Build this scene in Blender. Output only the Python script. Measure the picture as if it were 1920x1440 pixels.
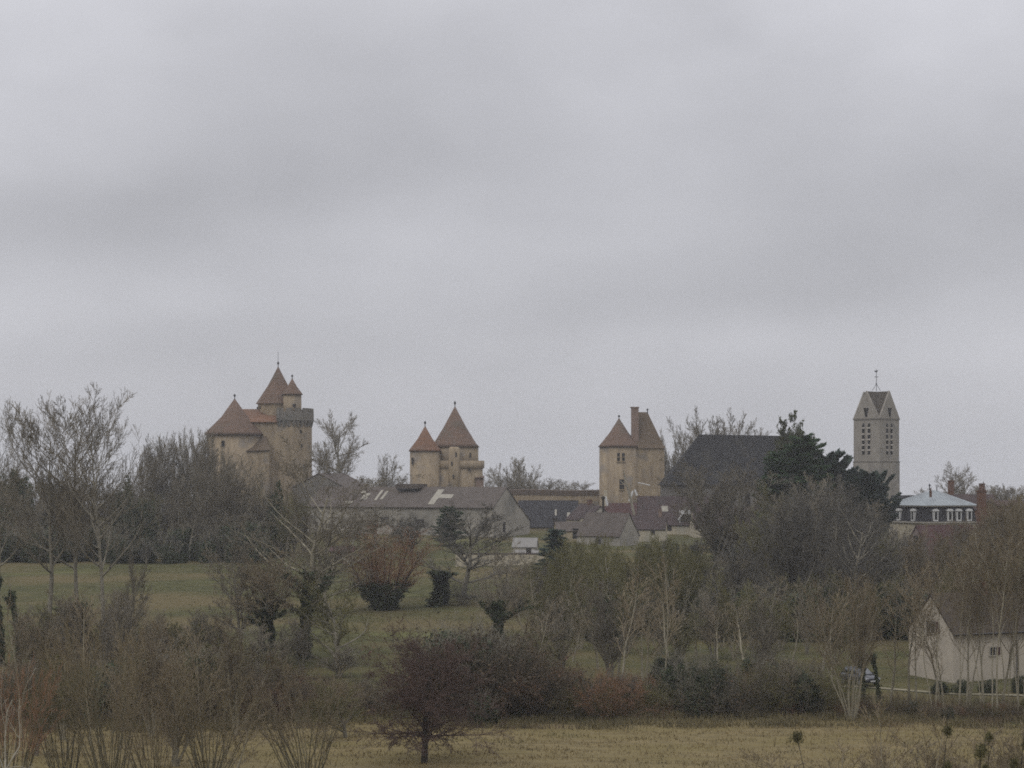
import bpy, math, random
import numpy as np
from mathutils import Vector, Matrix
PI = math.pi
C = bpy.context.scene.collection
for _o in list(bpy.data.objects): bpy.data.objects.remove(_o, do_unlink=True)
sc = bpy.context.scene

# ------------------------------------------------------------------ camera
CZ = 20.0            # eye height above datum
HY = 900.0           # the horizon's row in the 1920x1440 photograph
F = 3600.0           # focal length in those pixels
cd = bpy.data.cameras.new('camera'); cam = bpy.data.objects.new('camera', cd); C.objects.link(cam)
cam.location = (0, 0, CZ); cam.rotation_euler = (math.radians(90), 0, 0)
cd.sensor_width = 36; cd.lens = 36 * F / 1920; cd.shift_y = (HY - 720) / 1920.0
cd.clip_start = 0.5; cd.clip_end = 12000
sc.camera = cam

# ------------------------------------------------------------------ world
SUN_EL, SUN_AZ = math.radians(48), math.radians(215)      # behind the camera, to the left
w = bpy.data.worlds.new('World'); sc.world = w; w.use_nodes = True
nt = w.node_tree; N = nt.nodes; L = nt.links
for n in list(N): N.remove(n)
wout = N.new('ShaderNodeOutputWorld'); wbg = N.new('ShaderNodeBackground'); wbg.inputs['Strength'].default_value = 0.1
L.new(wbg.outputs[0], wout.inputs['Surface'])
sky = N.new('ShaderNodeTexSky'); sky.sky_type = 'NISHITA'; sky.sun_disc = False
sky.sun_elevation = SUN_EL; sky.sun_rotation = SUN_AZ; sky.dust_density = 3
def wmath(op, a, b=None, c=None, clamp=False):
    n = N.new('ShaderNodeMath'); n.operation = op; n.use_clamp = clamp
    for i, v in enumerate((a, b, c)):
        if v is None: continue
        if isinstance(v, (int, float)): n.inputs[i].default_value = v
        else: L.new(v, n.inputs[i])
    return n.outputs[0]
wtc = N.new('ShaderNodeTexCoord'); wsep = N.new('ShaderNodeSeparateXYZ'); L.new(wtc.outputs['Generated'], wsep.inputs[0])
X, Y, Z = wsep.outputs
def wnoise(scale, detail, sx, sz, off):
    mp = N.new('ShaderNodeMapping'); L.new(wtc.outputs['Generated'], mp.inputs[0])
    mp.inputs['Scale'].default_value = (sx, sx, sz); mp.inputs['Location'].default_value = off
    n = N.new('ShaderNodeTexNoise'); n.inputs['Scale'].default_value = scale; n.inputs['Detail'].default_value = detail
    n.inputs['Roughness'].default_value = 0.5; L.new(mp.outputs[0], n.inputs[0])
    return n.outputs['Fac']
zc = wmath('MAXIMUM', Z, 0.0)
lum = wmath('MULTIPLY_ADD', wmath('MULTIPLY', zc, zc), 1.9, wmath('MULTIPLY_ADD', zc, 0.15, 1.0))
n1 = wmath('SUBTRACT', wnoise(1.0, 4, 4.8, 8.5, (3.1, 0.4, 1.7)), 0.5)
n2 = wmath('SUBTRACT', wnoise(1.0, 5, 10.5, 17.0, (7.3, 2.2, 0.6)), 0.5)
lum = wmath('MULTIPLY', lum, wmath('MULTIPLY_ADD', n1, 0.27, wmath('MULTIPLY_ADD', n2, 0.24, 1.0)))
# broad lighter and darker banks of the cloud deck, as directions in the sky
BANKS = [(430, 455, 300, 70, -.10), (150, 420, 260, 70, -.05), (1000, 160, 600, 110, -.08), (800, 330, 420, 70, -.09), (1500, 430, 480, 90, -.13), (1250, 560, 330, 40, -.08), (500, 650, 420, 40, -.06),
         (100, 40, 420, 120, .14), (1830, 60, 300, 130, .10), (720, 480, 260, 60, .09), (1150, 385, 240, 60, .10),
         (110, 560, 260, 60, .07), (1700, 610, 330, 60, .06), (180, 280, 260, 50, .05), (1750, 250, 260, 80, -.05)]
for bx_, by_, ax_, ay_, am in BANKS:
    u, v = (bx_ - 960) / F, (HY - by_) / F
    ln = math.sqrt(1 + u * u + v * v)
    # the edge of each bank is broken up by the fine noise
    du = wmath('MULTIPLY', wmath('ADD', wmath('SUBTRACT', X, u / ln), wmath('MULTIPLY', n2, .10)), F / ax_)
    dv = wmath('MULTIPLY', wmath('ADD', wmath('SUBTRACT', Z, v / ln), wmath('MULTIPLY', n1, .07)), F / ay_)
    d2 = wmath('ADD', wmath('MULTIPLY', du, du), wmath('MULTIPLY', dv, dv))
    g = wmath('DIVIDE', am, wmath('MULTIPLY_ADD', wmath('MULTIPLY', d2, d2), 0.35, 1.0))
    g = wmath('MULTIPLY', g, wmath('GREATER_THAN', Y, 0.0))
    lum = wmath('MULTIPLY', lum, wmath('ADD', g, 1.0))
wcol = N.new('ShaderNodeMix'); wcol.data_type = 'RGBA'; wcol.blend_type = 'MULTIPLY'; wcol.inputs[0].default_value = 1
wcol.inputs[6].default_value = (5.1, 5.12, 5.46, 1)
cmb = N.new('ShaderNodeCombineColor'); [L.new(lum, cmb.inputs[i]) for i in range(3)]
L.new(cmb.outputs[0], wcol.inputs[7])
wmx = N.new('ShaderNodeMix'); wmx.data_type = 'RGBA'; wmx.inputs[0].default_value = 0.04
L.new(wcol.outputs[2], wmx.inputs[6]); L.new(sky.outputs[0], wmx.inputs[7]); L.new(wmx.outputs[2], wbg.inputs[0])

sl = bpy.data.lights.new('sun', 'SUN'); sl.energy = 0.6; sl.angle = math.radians(25); sl.color = (1, .97, .92)
so = bpy.data.objects.new('sun', sl); C.objects.link(so)
sd = Vector((math.sin(SUN_AZ) * math.cos(SUN_EL), math.cos(SUN_AZ) * math.cos(SUN_EL), math.sin(SUN_EL)))
so.rotation_euler = sd.to_track_quat('Z', 'Y').to_euler(); so.location = (-60, -60, 120)
vs = sc.view_settings; vs.view_transform = 'Standard'; vs.look = 'None'; vs.exposure = 0.0; vs.gamma = 1
sc.cycles.use_denoising = False
sc.cycles.filter_width = 1.75            # the soft rendering of a phone lens
sc.cycles.max_bounces = 5; sc.cycles.diffuse_bounces = 3; sc.cycles.volume_bounces = 1; sc.cycles.transparent_max_bounces = 8

# ------------------------------------------------------------------ helpers
def tag(o, label=None, cat=None, group=None, kind=None):
    if label: o['label'] = label
    if cat: o['category'] = cat
    if group: o['group'] = group
    if kind: o['kind'] = kind
    return o
def empty(name, loc, rz=0):
    o = bpy.data.objects.new(name, None); C.objects.link(o); o.location = loc; o.rotation_euler = (0, 0, rz)
    o.empty_display_size = .2
    return o
def copy_tree(o, parent=None):
    c = o.copy(); C.objects.link(c); c.parent = parent
    for ch in list(o.children): copy_tree(ch, c)
    return c

GP = [(-60, -3), (0, -3), (30, -9), (60, -15), (90, -18.3), (120, -19), (147, -18.9), (170, -18.1), (205, -17.1), (240, -15.6), (300, -12.9),
      (340, -11.8), (380, -10.8), (450, -8), (560, -9), (700, -14), (1000, -24), (2600, -50)]
gy = np.array([a for a, b in GP], float); gzv = np.array([b for a, b in GP], float)
_yy = np.linspace(-60, 2600, 5321); _zz = np.interp(_yy, gy, gzv)
_k = np.hanning(41); _k /= _k.sum(); _zs = np.convolve(np.pad(_zz, 20, mode='edge'), _k, 'valid')
def gz(x, y):
    z = np.interp(y, _yy, _zs)
    z = z + 0.25 * np.sin(x * .043 + 1) * np.sin(y * .05) + 0.12 * np.sin(x * .17 + y * .11)
    return z + CZ
def at(px, y, dz=0):
    """a spot on the ground y metres out along the direction of image column px"""
    x = (px - 960) / F * y
    return (x, y, float(gz(x, y)) + dz)
def zat(py, y): return CZ + (HY - py) / F * y

def mesh_np(name, V, Fq, smooth=False):
    V = np.asarray(V, np.float32); Fq = np.asarray(Fq, np.int32); k = Fq.shape[1]
    me = bpy.data.meshes.new(name)
    me.vertices.add(len(V)); me.vertices.foreach_set('co', V.ravel())
    me.loops.add(Fq.size); me.loops.foreach_set('vertex_index', Fq.ravel())
    me.polygons.add(len(Fq)); me.polygons.foreach_set('loop_start', np.arange(0, Fq.size, k, dtype=np.int32))
    try: me.polygons.foreach_set('loop_total', np.full(len(Fq), k, np.int32))
    except Exception: pass
    if smooth: me.polygons.foreach_set('use_smooth', np.ones(len(Fq), bool))
    me.update(calc_edges=True)
    return me
def link_mesh(name, me, mat, parent=None):
    o = bpy.data.objects.new(name, me); C.objects.link(o)
    if mat and not me.materials: me.materials.append(mat)
    if parent is not None: o.parent = parent
    return o

class MB:
    def __init__(s, M=None): s.v = []; s.f = []; s.sm = []; s.M = M
    def add(s, vs, fs, smooth=False):
        n = len(s.v)
        if s.M is not None: vs = [s.M @ Vector(p) for p in vs]
        s.v += [tuple(p) for p in vs]; s.f += [tuple(i + n for i in f) for f in fs]; s.sm += [smooth] * len(fs); return s
    def box(s, x0, x1, y0, y1, z0, z1):
        vs = [(x, y, z) for z in (z0, z1) for y in (y0, y1) for x in (x0, x1)]
        return s.add(vs, [(0, 2, 3, 1), (4, 5, 7, 6), (0, 1, 5, 4), (2, 6, 7, 3), (0, 4, 6, 2), (1, 3, 7, 5)])
    def lathe(s, cx, cy, prof, n=24, a0=0, smooth=True, flat_rot=0.0):
        vs = []; fs = []; m = len(prof)
        for r, z in prof:
            for i in range(n):
                a = a0 + 2 * PI * i / n; vs.append((cx + r * math.cos(a), cy + r * math.sin(a), z))
        for j in range(m - 1):
            for i in range(n):
                fs.append((j * n + i, j * n + (i + 1) % n, (j + 1) * n + (i + 1) % n, (j + 1) * n + i))
        fs.append(tuple(reversed(range(n)))); fs.append(tuple((m - 1) * n + i for i in range(n)))
        return s.add(vs, fs, smooth)
    def bar(s, a, b, r, r2=None, n=5):
        a = Vector(a); b = Vector(b); d = (b - a).normalized(); r2 = r if r2 is None else r2
        u = d.orthogonal().normalized(); w_ = d.cross(u); vs = []
        for p, rr in ((a, r), (b, r2)):
            for i in range(n):
                t = 2 * PI * i / n; vs.append(p + (u * math.cos(t) + w_ * math.sin(t)) * rr)
        fs = [(i, (i + 1) % n, n + (i + 1) % n, n + i) for i in range(n)] + [tuple(reversed(range(n))), tuple(range(n, 2 * n))]
        return s.add(vs, fs, False)
    def slab(s, pts, t):
        """a flat polygon given thickness t below it along its normal"""
        P = [Vector(p) for p in pts]; nrm = (P[1] - P[0]).cross(P[2] - P[0]).normalized()
        if nrm.z < 0: P.reverse(); nrm = -nrm
        n = len(P); vs = P + [p - nrm * t for p in P]
        return s.add(vs, [tuple(range(n)), tuple(reversed(range(n, 2 * n)))] + [(i, n + i, n + (i + 1) % n, (i + 1) % n) for i in range(n)])
    def build(s, name, mat, parent=None):
        me = bpy.data.meshes.new(name); me.from_pydata(s.v, [], s.f); me.update()
        me.polygons.foreach_set('use_smooth', s.sm)
        return link_mesh(name, me, mat, parent)

# ------------------------------------------------------------------ materials
MATS = {}
def mat(name, c1, c2=None, scale=1.0, c3=None, rough=.9, bump=0.0, rnd=0.0, spec=.2, streak=None, c3lo=.55, metal=0):
    """two colours mixed by noise, an optional third in patches; rnd varies it a little from object to object"""
    if name in MATS: return MATS[name]
    m = bpy.data.materials.new(name); m.use_nodes = True; MATS[name] = m
    T = m.node_tree; n = T.nodes; l = T.links; b = n['Principled BSDF']
    b.inputs['Roughness'].default_value = rough; b.inputs['Specular IOR Level'].default_value = spec; b.inputs['Metallic'].default_value = metal
    c2 = c2 or tuple(v * .75 for v in c1)
    tc = n.new('ShaderNodeTexCoord'); mp = n.new('ShaderNodeMapping'); l.new(tc.outputs['Object'], mp.inputs[0])
    if streak: mp.inputs['Scale'].default_value = streak
    ns = n.new('ShaderNodeTexNoise'); ns.inputs['Scale'].default_value = scale; ns.inputs['Detail'].default_value = 6; ns.inputs['Roughness'].default_value = .65
    l.new(mp.outputs[0], ns.inputs[0])
    cr = n.new('ShaderNodeMapRange'); cr.inputs[1].default_value = .33; cr.inputs[2].default_value = .67; l.new(ns.outputs['Fac'], cr.inputs[0])
    mx = n.new('ShaderNodeMix'); mx.data_type = 'RGBA'; mx.inputs[6].default_value = (*c1, 1); mx.inputs[7].default_value = (*c2, 1)
    l.new(cr.outputs[0], mx.inputs[0]); out = mx.outputs[2]
    if c3:
        n3 = n.new('ShaderNodeTexNoise'); n3.inputs['Scale'].default_value = scale * .3; n3.inputs['Detail'].default_value = 5; l.new(tc.outputs['Object'], n3.inputs[0])
        r3 = n.new('ShaderNodeMapRange'); r3.inputs[1].default_value = c3lo; r3.inputs[2].default_value = c3lo + .12; l.new(n3.outputs['Fac'], r3.inputs[0])
        m3 = n.new('ShaderNodeMix'); m3.data_type = 'RGBA'; l.new(out, m3.inputs[6]); m3.inputs[7].default_value = (*c3, 1); l.new(r3.outputs[0], m3.inputs[0]); out = m3.outputs[2]
    if rnd:
        oi = n.new('ShaderNodeObjectInfo'); hs = n.new('ShaderNodeHueSaturation')
        mr = n.new('ShaderNodeMapRange'); mr.inputs[3].default_value = 1 - rnd; mr.inputs[4].default_value = 1 + rnd; l.new(oi.outputs['Random'], mr.inputs[0])
        l.new(mr.outputs[0], hs.inputs['Value']); l.new(out, hs.inputs['Color']); out = hs.outputs[0]
    l.new(out, b.inputs['Base Color'])
    if bump:
        bp = n.new('ShaderNodeBump'); bp.inputs['Strength'].default_value = bump; bp.inputs['Distance'].default_value = .1; l.new(ns.outputs['Fac'], bp.inputs['Height']); l.new(bp.outputs[0], b.inputs['Normal'])
    return m

STONE = mat('castle_stone', (0.345, 0.274, 0.182), (0.213, 0.167, 0.115), .8, (.21, .18, .145), bump=.6, streak=(1, 1, .35))
STONE_G = mat('grey_stone', (.20, .182, .155), (.13, .12, .105), .8, (.13, .13, .12), bump=.4)
CH_STONE = mat('church_stone', (0.315, 0.289, 0.246), (0.228, 0.209, 0.183), .8, (.21, .20, .18), bump=.4, streak=(1, 1, .35))
TILE = mat('brown_tile', (0.158, 0.103, 0.074), (0.105, 0.074, 0.056), .9, (.115, .09, .068), bump=.4, streak=(1, 1, 2.2))
TILE_O = mat('orange_tile', (.20, .108, .066), (.13, .078, .053), .8, (.145, .092, .064), bump=.4, streak=(1, 1, 2.2))
TILE_C = mat('ochre_tile', (.125, .092, .060), (.088, .066, .046), .9, bump=.4, streak=(1, 1, 2.2))
TOWR = mat('tower_roof_tile', (.085, .073, .058), (.06, .052, .043), .9, bump=.3)
TILE_R = mat('red_tile', (.090, .047, .043), (.058, .036, .035), .8, (.08, .056, .05), bump=.4)
TILE_P = mat('plum_tile', (0.074, 0.053, 0.050), (0.048, 0.037, 0.036), .9, (.055, .047, .042), bump=.4)
SLATE = mat('slate', (.036, .035, .035), (.022, .022, .023), .6, (.052, .049, .043), rough=.9, bump=.3, spec=.1, streak=(1.6, 1, .35))
SLATE_B = mat('blue_slate', (.036, .035, .038), (.024, .023, .026), .9, rough=.7, bump=.2)
ZINC = mat('zinc', (.27, .30, .31), (.19, .215, .225), .5, (.17, .18, .175), rough=.55, spec=.4, streak=(3, 3, .6))
BARNR = mat('fibre_cement', (0.113, 0.095, 0.082), (0.076, 0.064, 0.055), .5, (.08, .064, .056), bump=.3, streak=(2.2, 2.2, .3))
PLASTER = mat('grey_render', (0.367, 0.339, 0.289), (0.266, 0.247, 0.209), .35, (.20, .19, .165))
PLASTER_D = mat('dull_render', (0.169, 0.156, 0.138), (0.125, 0.117, 0.104), .4, (.17, .16, .14))
CREAM = mat('cream_render', (.48, .43, .32), (.36, .32, .24), .5, (.36, .34, .27))
WHITE = mat('white_render', (.47, .42, .34), (.37, .33, .27), .6, (.35, .31, .26))
PINKW = mat('pink_render', (.24, .19, .17), (.19, .15, .14), .6)
YELLW = mat('yellow_render', (.27, .245, .15), (.20, .18, .11), .6)
TANW = mat('tan_render', (0.381, 0.325, 0.224), (0.280, 0.241, 0.168), .6)
BRICK = mat('red_brick', (.15, .082, .055), (.10, .06, .045), 1.2)
BRICKP = mat('pale_brick', (.24, .17, .135), (.18, .13, .105), 1.2)
WPAINT = mat('white_paint', (.62, .62, .60), (.50, .50, .49), 2)
SHEET = mat('pale_roof_sheet', (.36, .335, .28), (.24, .225, .185), 1.8)
DARK = mat('dark_opening', (.018, .017, .016), (.012, .012, .012), 1, rough=.7)
DIMW = mat('dim_opening', (.045, .040, .035), (.035, .03, .028), 1, rough=.7)
LEAD = mat('lead', (.05, .05, .053), (.035, .035, .04), 2, rough=.6, spec=.4)
WOODD = mat('dark_timber', (.04, .03, .023), (.03, .022, .018), 3)
PATHM = mat('pale_gravel', (.25, .22, .15), (.17, .155, .10), 1.2, (.12, .12, .07))

B_GREY = mat('bark_grey', (0.247, 0.224, 0.172), (0.149, 0.136, 0.106), 1.5, rnd=.25)
B_PALE = mat('bark_pale', (.31, .28, .20), (.20, .18, .13), 1.2, rnd=.15)
B_OLV = mat('bark_olive', (.135, .118, .068), (.08, .072, .045), 1.2, rnd=.2)
T_GREY = mat('twig_grey', (0.224, 0.193, 0.143), (0.144, 0.127, 0.095), .3, rnd=.30)
T_BLUE = mat('twig_bluegrey', (0.144, 0.133, 0.113), (0.094, 0.089, 0.076), .3, rnd=.28)
T_BRN = mat('twig_brown', (0.223, 0.182, 0.119), (0.155, 0.122, 0.077), .3, rnd=.25)
T_OLV = mat('twig_olive', (0.172, 0.159, 0.067), (0.109, 0.103, 0.046), .3, rnd=.28)
T_RED = mat('twig_russet', (0.270, 0.147, 0.083), (0.184, 0.106, 0.064), .3, rnd=.18)
T_ORG = mat('twig_orange', (0.221, 0.179, 0.104), (0.141, 0.115, 0.071), .3, rnd=.25)
T_PUR = mat('twig_purple', (0.132, 0.087, 0.069), (0.090, 0.061, 0.052), .4, rnd=.15)
B_DARK = mat('bark_dark', (.050, .044, .035), (.034, .030, .024), 1.5, rnd=.2)
IVY = mat('ivy_leaf', (.060, .075, .036), (.034, .046, .025), .8, rnd=.25, rough=.7)
IVYG = mat('green_leaf', (.052, .068, .028), (.032, .042, .02), .8, rnd=.2, rough=.7)
CEDAR = mat('cedar_needle', (.070, .098, .074), (.040, .058, .048), .6, rnd=.1)
PINE = mat('green_needle', (.062, .108, .046), (.038, .066, .032), .6, rnd=.1)
YELG = mat('yellow_green_leaf', (.075, .085, .038), (.048, .055, .027), .8)
HEDGE = mat('bramble', (0.121, 0.092, 0.057), (0.063, 0.052, 0.037), .9, (.15, .085, .055), c3lo=.54)
DRYG = mat('dry_grass', (.26, .200, .095), (.17, .135, .068), .3, (.15, .135, .06))

# ------------------------------------------------------------------ ground
def ground_material():
    m = bpy.data.materials.new('grassland'); m.use_nodes = True; T = m.node_tree; n = T.nodes; l = T.links; b = n['Principled BSDF']
    b.inputs['Roughness'].default_value = 1; b.inputs['Specular IOR Level'].default_value = .05
    tc = n.new('ShaderNodeTexCoord')
    def noise(s, d=6, sc3=(1, 1, 1), r=.6):
        mp = n.new('ShaderNodeMapping'); mp.inputs['Scale'].default_value = sc3; l.new(tc.outputs['Object'], mp.inputs[0])
        q = n.new('ShaderNodeTexNoise'); q.inputs['Scale'].default_value = s; q.inputs['Detail'].default_value = d; q.inputs['Roughness'].default_value = r
        l.new(mp.outputs[0], q.inputs[0]); return q.outputs['Fac']
    def rng_(x, a, b_, c=0, d=1):
        q = n.new('ShaderNodeMapRange'); l.new(x, q.inputs[0]); q.inputs[1].default_value = a; q.inputs[2].default_value = b_; q.inputs[3].default_value = c; q.inputs[4].default_value = d; return q.outputs[0]
    def mix(f, a, b_):
        q = n.new('ShaderNodeMix'); q.data_type = 'RGBA'; l.new(f, q.inputs[0])
        for i, v in ((6, a), (7, b_)):
            if isinstance(v, tuple): q.inputs[i].default_value = (*v, 1)
            else: l.new(v, q.inputs[i])
        return q.outputs[2]
    sp = n.new('ShaderNodeSeparateXYZ'); l.new(tc.outputs['Object'], sp.inputs[0])
    # dry hay field: straw with mown rows and duller patches
    f1 = mix(rng_(noise(.9, 8), .35, .65), (.205, .162, .082), (.135, .110, .057))
    f1 = mix(rng_(noise(.08, 4, (1, 3, 1)), .42, .62), f1, (.160, .130, .060))
    f1 = mix(rng_(noise(.5, 5, (.25, 2.5, 1)), .55, .68), f1, (.12, .095, .05))
    # meadow: green with brownish and yellowish patches
    g1 = mix(rng_(noise(.6, 8), .35, .65), (.089, .087, .037), (.054, .055, .027))
    g1 = mix(rng_(noise(.035, 5, (1, 1.6, 1)), .44, .60), g1, (.115, .094, .048))
    g1 = mix(rng_(noise(.06, 4, (1, 2.5, 1)), .60, .72), g1, (.105, .105, .042))
    ad = n.new('ShaderNodeMath'); ad.operation = 'MULTIPLY_ADD'; l.new(noise(.2, 4), ad.inputs[0]); ad.inputs[1].default_value = 5; l.new(sp.outputs[1], ad.inputs[2])
    col = mix(rng_(ad.outputs[0], 149.5, 151.5), f1, g1)
    l.new(col, b.inputs['Base Color'])
    bp = n.new('ShaderNodeBump'); bp.inputs['Strength'].default_value = .5; bp.inputs['Distance'].default_value = .15
    l.new(noise(2.5, 6), bp.inputs['Height']); l.new(bp.outputs[0], b.inputs['Normal'])
    return m
xs = np.concatenate([np.linspace(-2400, -160, 15)[:-1], np.linspace(-160, 160, 161), np.linspace(160, 2400, 15)[1:]])
ys = np.concatenate([np.linspace(-60, 90, 26)[:-1], np.linspace(90, 480, 196), np.linspace(480, 2600, 41)[1:]])
XX, YY = np.meshgrid(xs, ys); V = np.stack([XX, YY, gz(XX, YY)], -1).reshape(-1, 3)
nx, ny = len(xs), len(ys); ii, jj = np.meshgrid(np.arange(nx - 1), np.arange(ny - 1)); i0 = (jj * nx + ii).ravel()
ground = link_mesh('ground', mesh_np('ground', V, np.stack([i0, i0 + 1, i0 + nx + 1, i0 + nx], 1), True), ground_material())
tag(ground, kind='structure')

# ------------------------------------------------------------------ buildings
class PX:
    """work on a building in image pixels of the photograph at its own distance: x(px) and z(py) in local metres"""
    def __init__(s, cx, Y, name, base=None, rz=0):
        s.S = Y / F; s.cx = cx; s.Y = Y; x, y, z = at(cx, Y); s.z0 = z if base is None else zat(base, Y)
        s.root = empty(name, (x, y, s.z0), rz)
    def x(s, px, dy=0): return (px - s.cx) * s.S + (px - 960) / F * dy
    def z(s, py): return zat(py, s.Y) - s.z0
    def r(s, p): return p * s.S
def cone_roof(b, cx, cy, r, z0, z1, n=24, kick=.12, a0=0):
    h = z1 - z0
    b.lathe(cx, cy, [(r * .9, z0 - .02), (r * 1.0, z0), (r * (1 - kick * 1.0), z0 + h * .085), (r * .45, z0 + h * .5), (r * .02, z1)], n, a0, smooth=(n > 12))
def finial(b, cx, cy, z, h):
    b.lathe(cx, cy, [(.26, z - .5), (.16, z), (.09, z + h * .35), (.10, z + h * .55), (.27, z + h * .68), (.27, z + h * .82), (.10, z + h), (.03, z + h + .1)], 10)
def slit(px_, b, x, y, z, w_=.35, h=1.3): b.box(x - w_ / 2, x + w_ / 2, y - .06, y + .5, z - h / 2, z + h / 2)

# --- the keep group on the left
K = PX(500, 450, 'castle_keep'); r = K.root
tag(r, 'tall stone castle keep with crenellated parapet, brown spires and a round tower on its left', 'castle')
cx, cy = K.x(532), 0.
b = MB(); b.lathe(cx, cy, [(6.75, -1), (6.62, 3), (6.6, K.z(792))], 14, .2, False); keep = b.build('keep_tower', STONE, r)
b = MB()
A0, A1 = math.radians(-97), math.radians(95)
pr = [(6.45, K.z(794)), (7.02, K.z(789)), (7.02, K.z(773.5)), (6.55, K.z(773.5)), (6.45, K.z(789))]; ns_ = 26; vs = []; fs = []
for i in range(ns_ + 1):
    a = A0 + (A1 - A0) * i / ns_; vs += [(cx + q_ * math.cos(a), cy + q_ * math.sin(a), z) for q_, z in pr]
for i in range(ns_):
    for k in range(5): fs.append((i * 5 + k, i * 5 + 5 + k, i * 5 + 5 + (k + 1) % 5, i * 5 + (k + 1) % 5))
fs += [(0, 1, 2, 3, 4), tuple(ns_ * 5 + 4 - k for k in range(5))]; b.add(vs, fs)
def seg_block(a0, a1, rads, zs):
    vs = []
    for z, (ri, ro) in zip(zs, rads):
        for rr, a in ((ri, a0), (ro, a0), (ro, a1), (ri, a1)): vs.append((cx + rr * math.cos(a), cy + rr * math.sin(a), z))
    b.add(vs, [(0, 3, 2, 1), (4, 5, 6, 7), (0, 1, 5, 4), (1, 2, 6, 5), (2, 3, 7, 6), (3, 0, 4, 7)])
for a0, a1 in ((-97, -84), (-78, -66), (-60, -50), (-42, -22), (-16, 6), (12, 30), (38, 60), (70, 92)):
    seg_block(math.radians(a0), math.radians(a1), ((6.5, 6.98), (6.5, 6.98)), (K.z(773.8), K.z(766.3)))
for i in range(20):
    a = A0 + (A1 - A0) * (i + .5) / 20; seg_block(a - .045, a + .045, ((6.4, 6.65), (6.4, 6.98)), (K.z(801), K.z(789.3)))
b.build('parapet', STONE_G, r)
ux = K.x(521)
b = MB(); b.lathe(ux, .5, [(4.7, K.z(795)), (4.7, K.z(757))], 12, .13, False); dr = b.build('upper_drum', STONE, r)
b = MB(); cone_roof(b, ux, .5, 5.25, K.z(757.5), K.z(688), 12, .1, .13); b.build('spire_roof', TILE, r)
b = MB(); finial(b, ux, .5, K.z(690), 1.5); b.bar((ux, .5, K.z(680)), (ux, .5, K.z(659)), .045); b.build('finial', LEAD, r)
tx = K.x(551)
b = MB(); b.lathe(tx, -3.4, [(2.15, K.z(790)), (2.15, K.z(741))], 14, 0); b.build('turret', STONE, r)
b = MB(); cone_roof(b, tx, -3.4, 2.5, K.z(741.5), K.z(711), 14, .08); b.build('turret_roof', TILE, r)
b = MB(); finial(b, tx, -3.4, K.z(713), 1.1); b.build('finial', LEAD, r)
b = MB(); b.box(K.x(554), K.x(559), -5.6, -5, K.z(765), K.z(759)); b.build('window', DIMW, r)
lx = K.x(440, -5)
b = MB(); b.lathe(lx, -5, [(6.7, -1), (6.4, 3), (6.4, K.z(816))], 24); b.build('round_tower', STONE, r)
b = MB(); cone_roof(b, lx, -5, 7.0, K.z(817), K.z(750), 20, .05); b.build('round_tower_roof', TILE, r)
b = MB(); finial(b, lx, -5, K.z(752), 1.4); b.build('finial', LEAD, r)
# the wing that joins them, under orange tiles
b = MB(); b.box(K.x(452), K.x(529), -6.3, 5, -1, K.z(791.5)); b.build('wing_wall', STONE, r)
b = MB(); e0, e1 = K.x(449), K.x(529.5)
b.slab([(e0, -6.9, K.z(792.5)), (e1, -6.9, K.z(792.5)), (e1, -1, K.z(767.5)), (e0, -1, K.z(767.5))], .25)
b.slab([(e0, -1, K.z(767.3)), (e1, -1, K.z(767.3)), (e1, 5.4, K.z(792.5)), (e0, 5.4, K.z(792.5))], .25)
b.build('wing_roof', TILE_O, r)
b = MB(); b.box(K.x(526), K.x(531), -7.2, -6.2, K.z(786), K.z(766)); b.build('wing_end_wall', STONE_G, r)
b = MB(); b.box(K.x(470), K.x(514), -10, -6.3, -1, K.z(846)); b.build('annex_wall', STONE, r)
b = MB(); b.slab([(K.x(466), -10.5, K.z(847)), (K.x(517), -10.5, K.z(845)), (K.x(506), -6.35, K.z(819)), (K.x(470), -6.35, K.z(819))], .25); b.build('annex_roof', TILE_C, r)
for wx, wy, ww, hh in ((568, 810, 4, 6), (569, 836, 4, 6), (572, 876, 4.5, 11), (530, 870, 3, 8)):
    X_ = K.x(wx) - cx; yy = -math.sqrt(max(6.55 ** 2 - X_ ** 2, 0)) * .985
    b = MB(); b.box(K.x(wx - ww / 2), K.x(wx + ww / 2), yy - .12, yy + .8, K.z(wy + hh / 2), K.z(wy - hh / 2)); b.build('slit_window', DARK, r)
b = MB(); b.box(K.x(429), K.x(434), -11.5, -11, K.z(838), K.z(828)); b.build('slit_window', DARK, r)
for wx in (486, 491): 
    b = MB(); b.box(K.x(wx), K.x(wx + 2), -4.4, -3.6, K.z(768), K.z(764)); b.build('slit_window', DARK, r)

# --- the twin towers in the middle
T = PX(835, 450, 'twin_tower'); r = T.root
tag(r, 'pair of joined round towers with brown cone roofs, the right taller, behind the barn', 'castle')
a_, ay_ = T.x(797, -5.2), -5.2
b = MB(); b.lathe(a_, ay_, [(3.7, -1), (3.55, 2), (3.5, T.z(846))], 24); b.build('small_tower', STONE, r)
b = MB(); cone_roof(b, a_, ay_, 3.85, T.z(847), T.z(800.5), 16, .07); b.build('small_tower_roof', TILE_O, r)
b = MB(); finial(b, a_, ay_, T.z(803), 1.5); b.build('finial', LEAD, r)
cx = T.x(853)
b = MB(); b.lathe(cx, 0, [(6.6, -1), (6.5, T.z(876))], 28); b.build('tower_base', STONE, r)
b = MB(); b.lathe(cx, 0, [(5.5, T.z(880)), (5.5, T.z(838))], 28); b.build('main_tower', STONE, r)
b = MB(); b.lathe(cx, 0, [(6.5, T.z(880)), (6.9, T.z(876.5)), (6.9, T.z(864)), (6.3, T.z(864)), (6.3, T.z(874))], 28); b.build('parapet', STONE, r)
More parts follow.
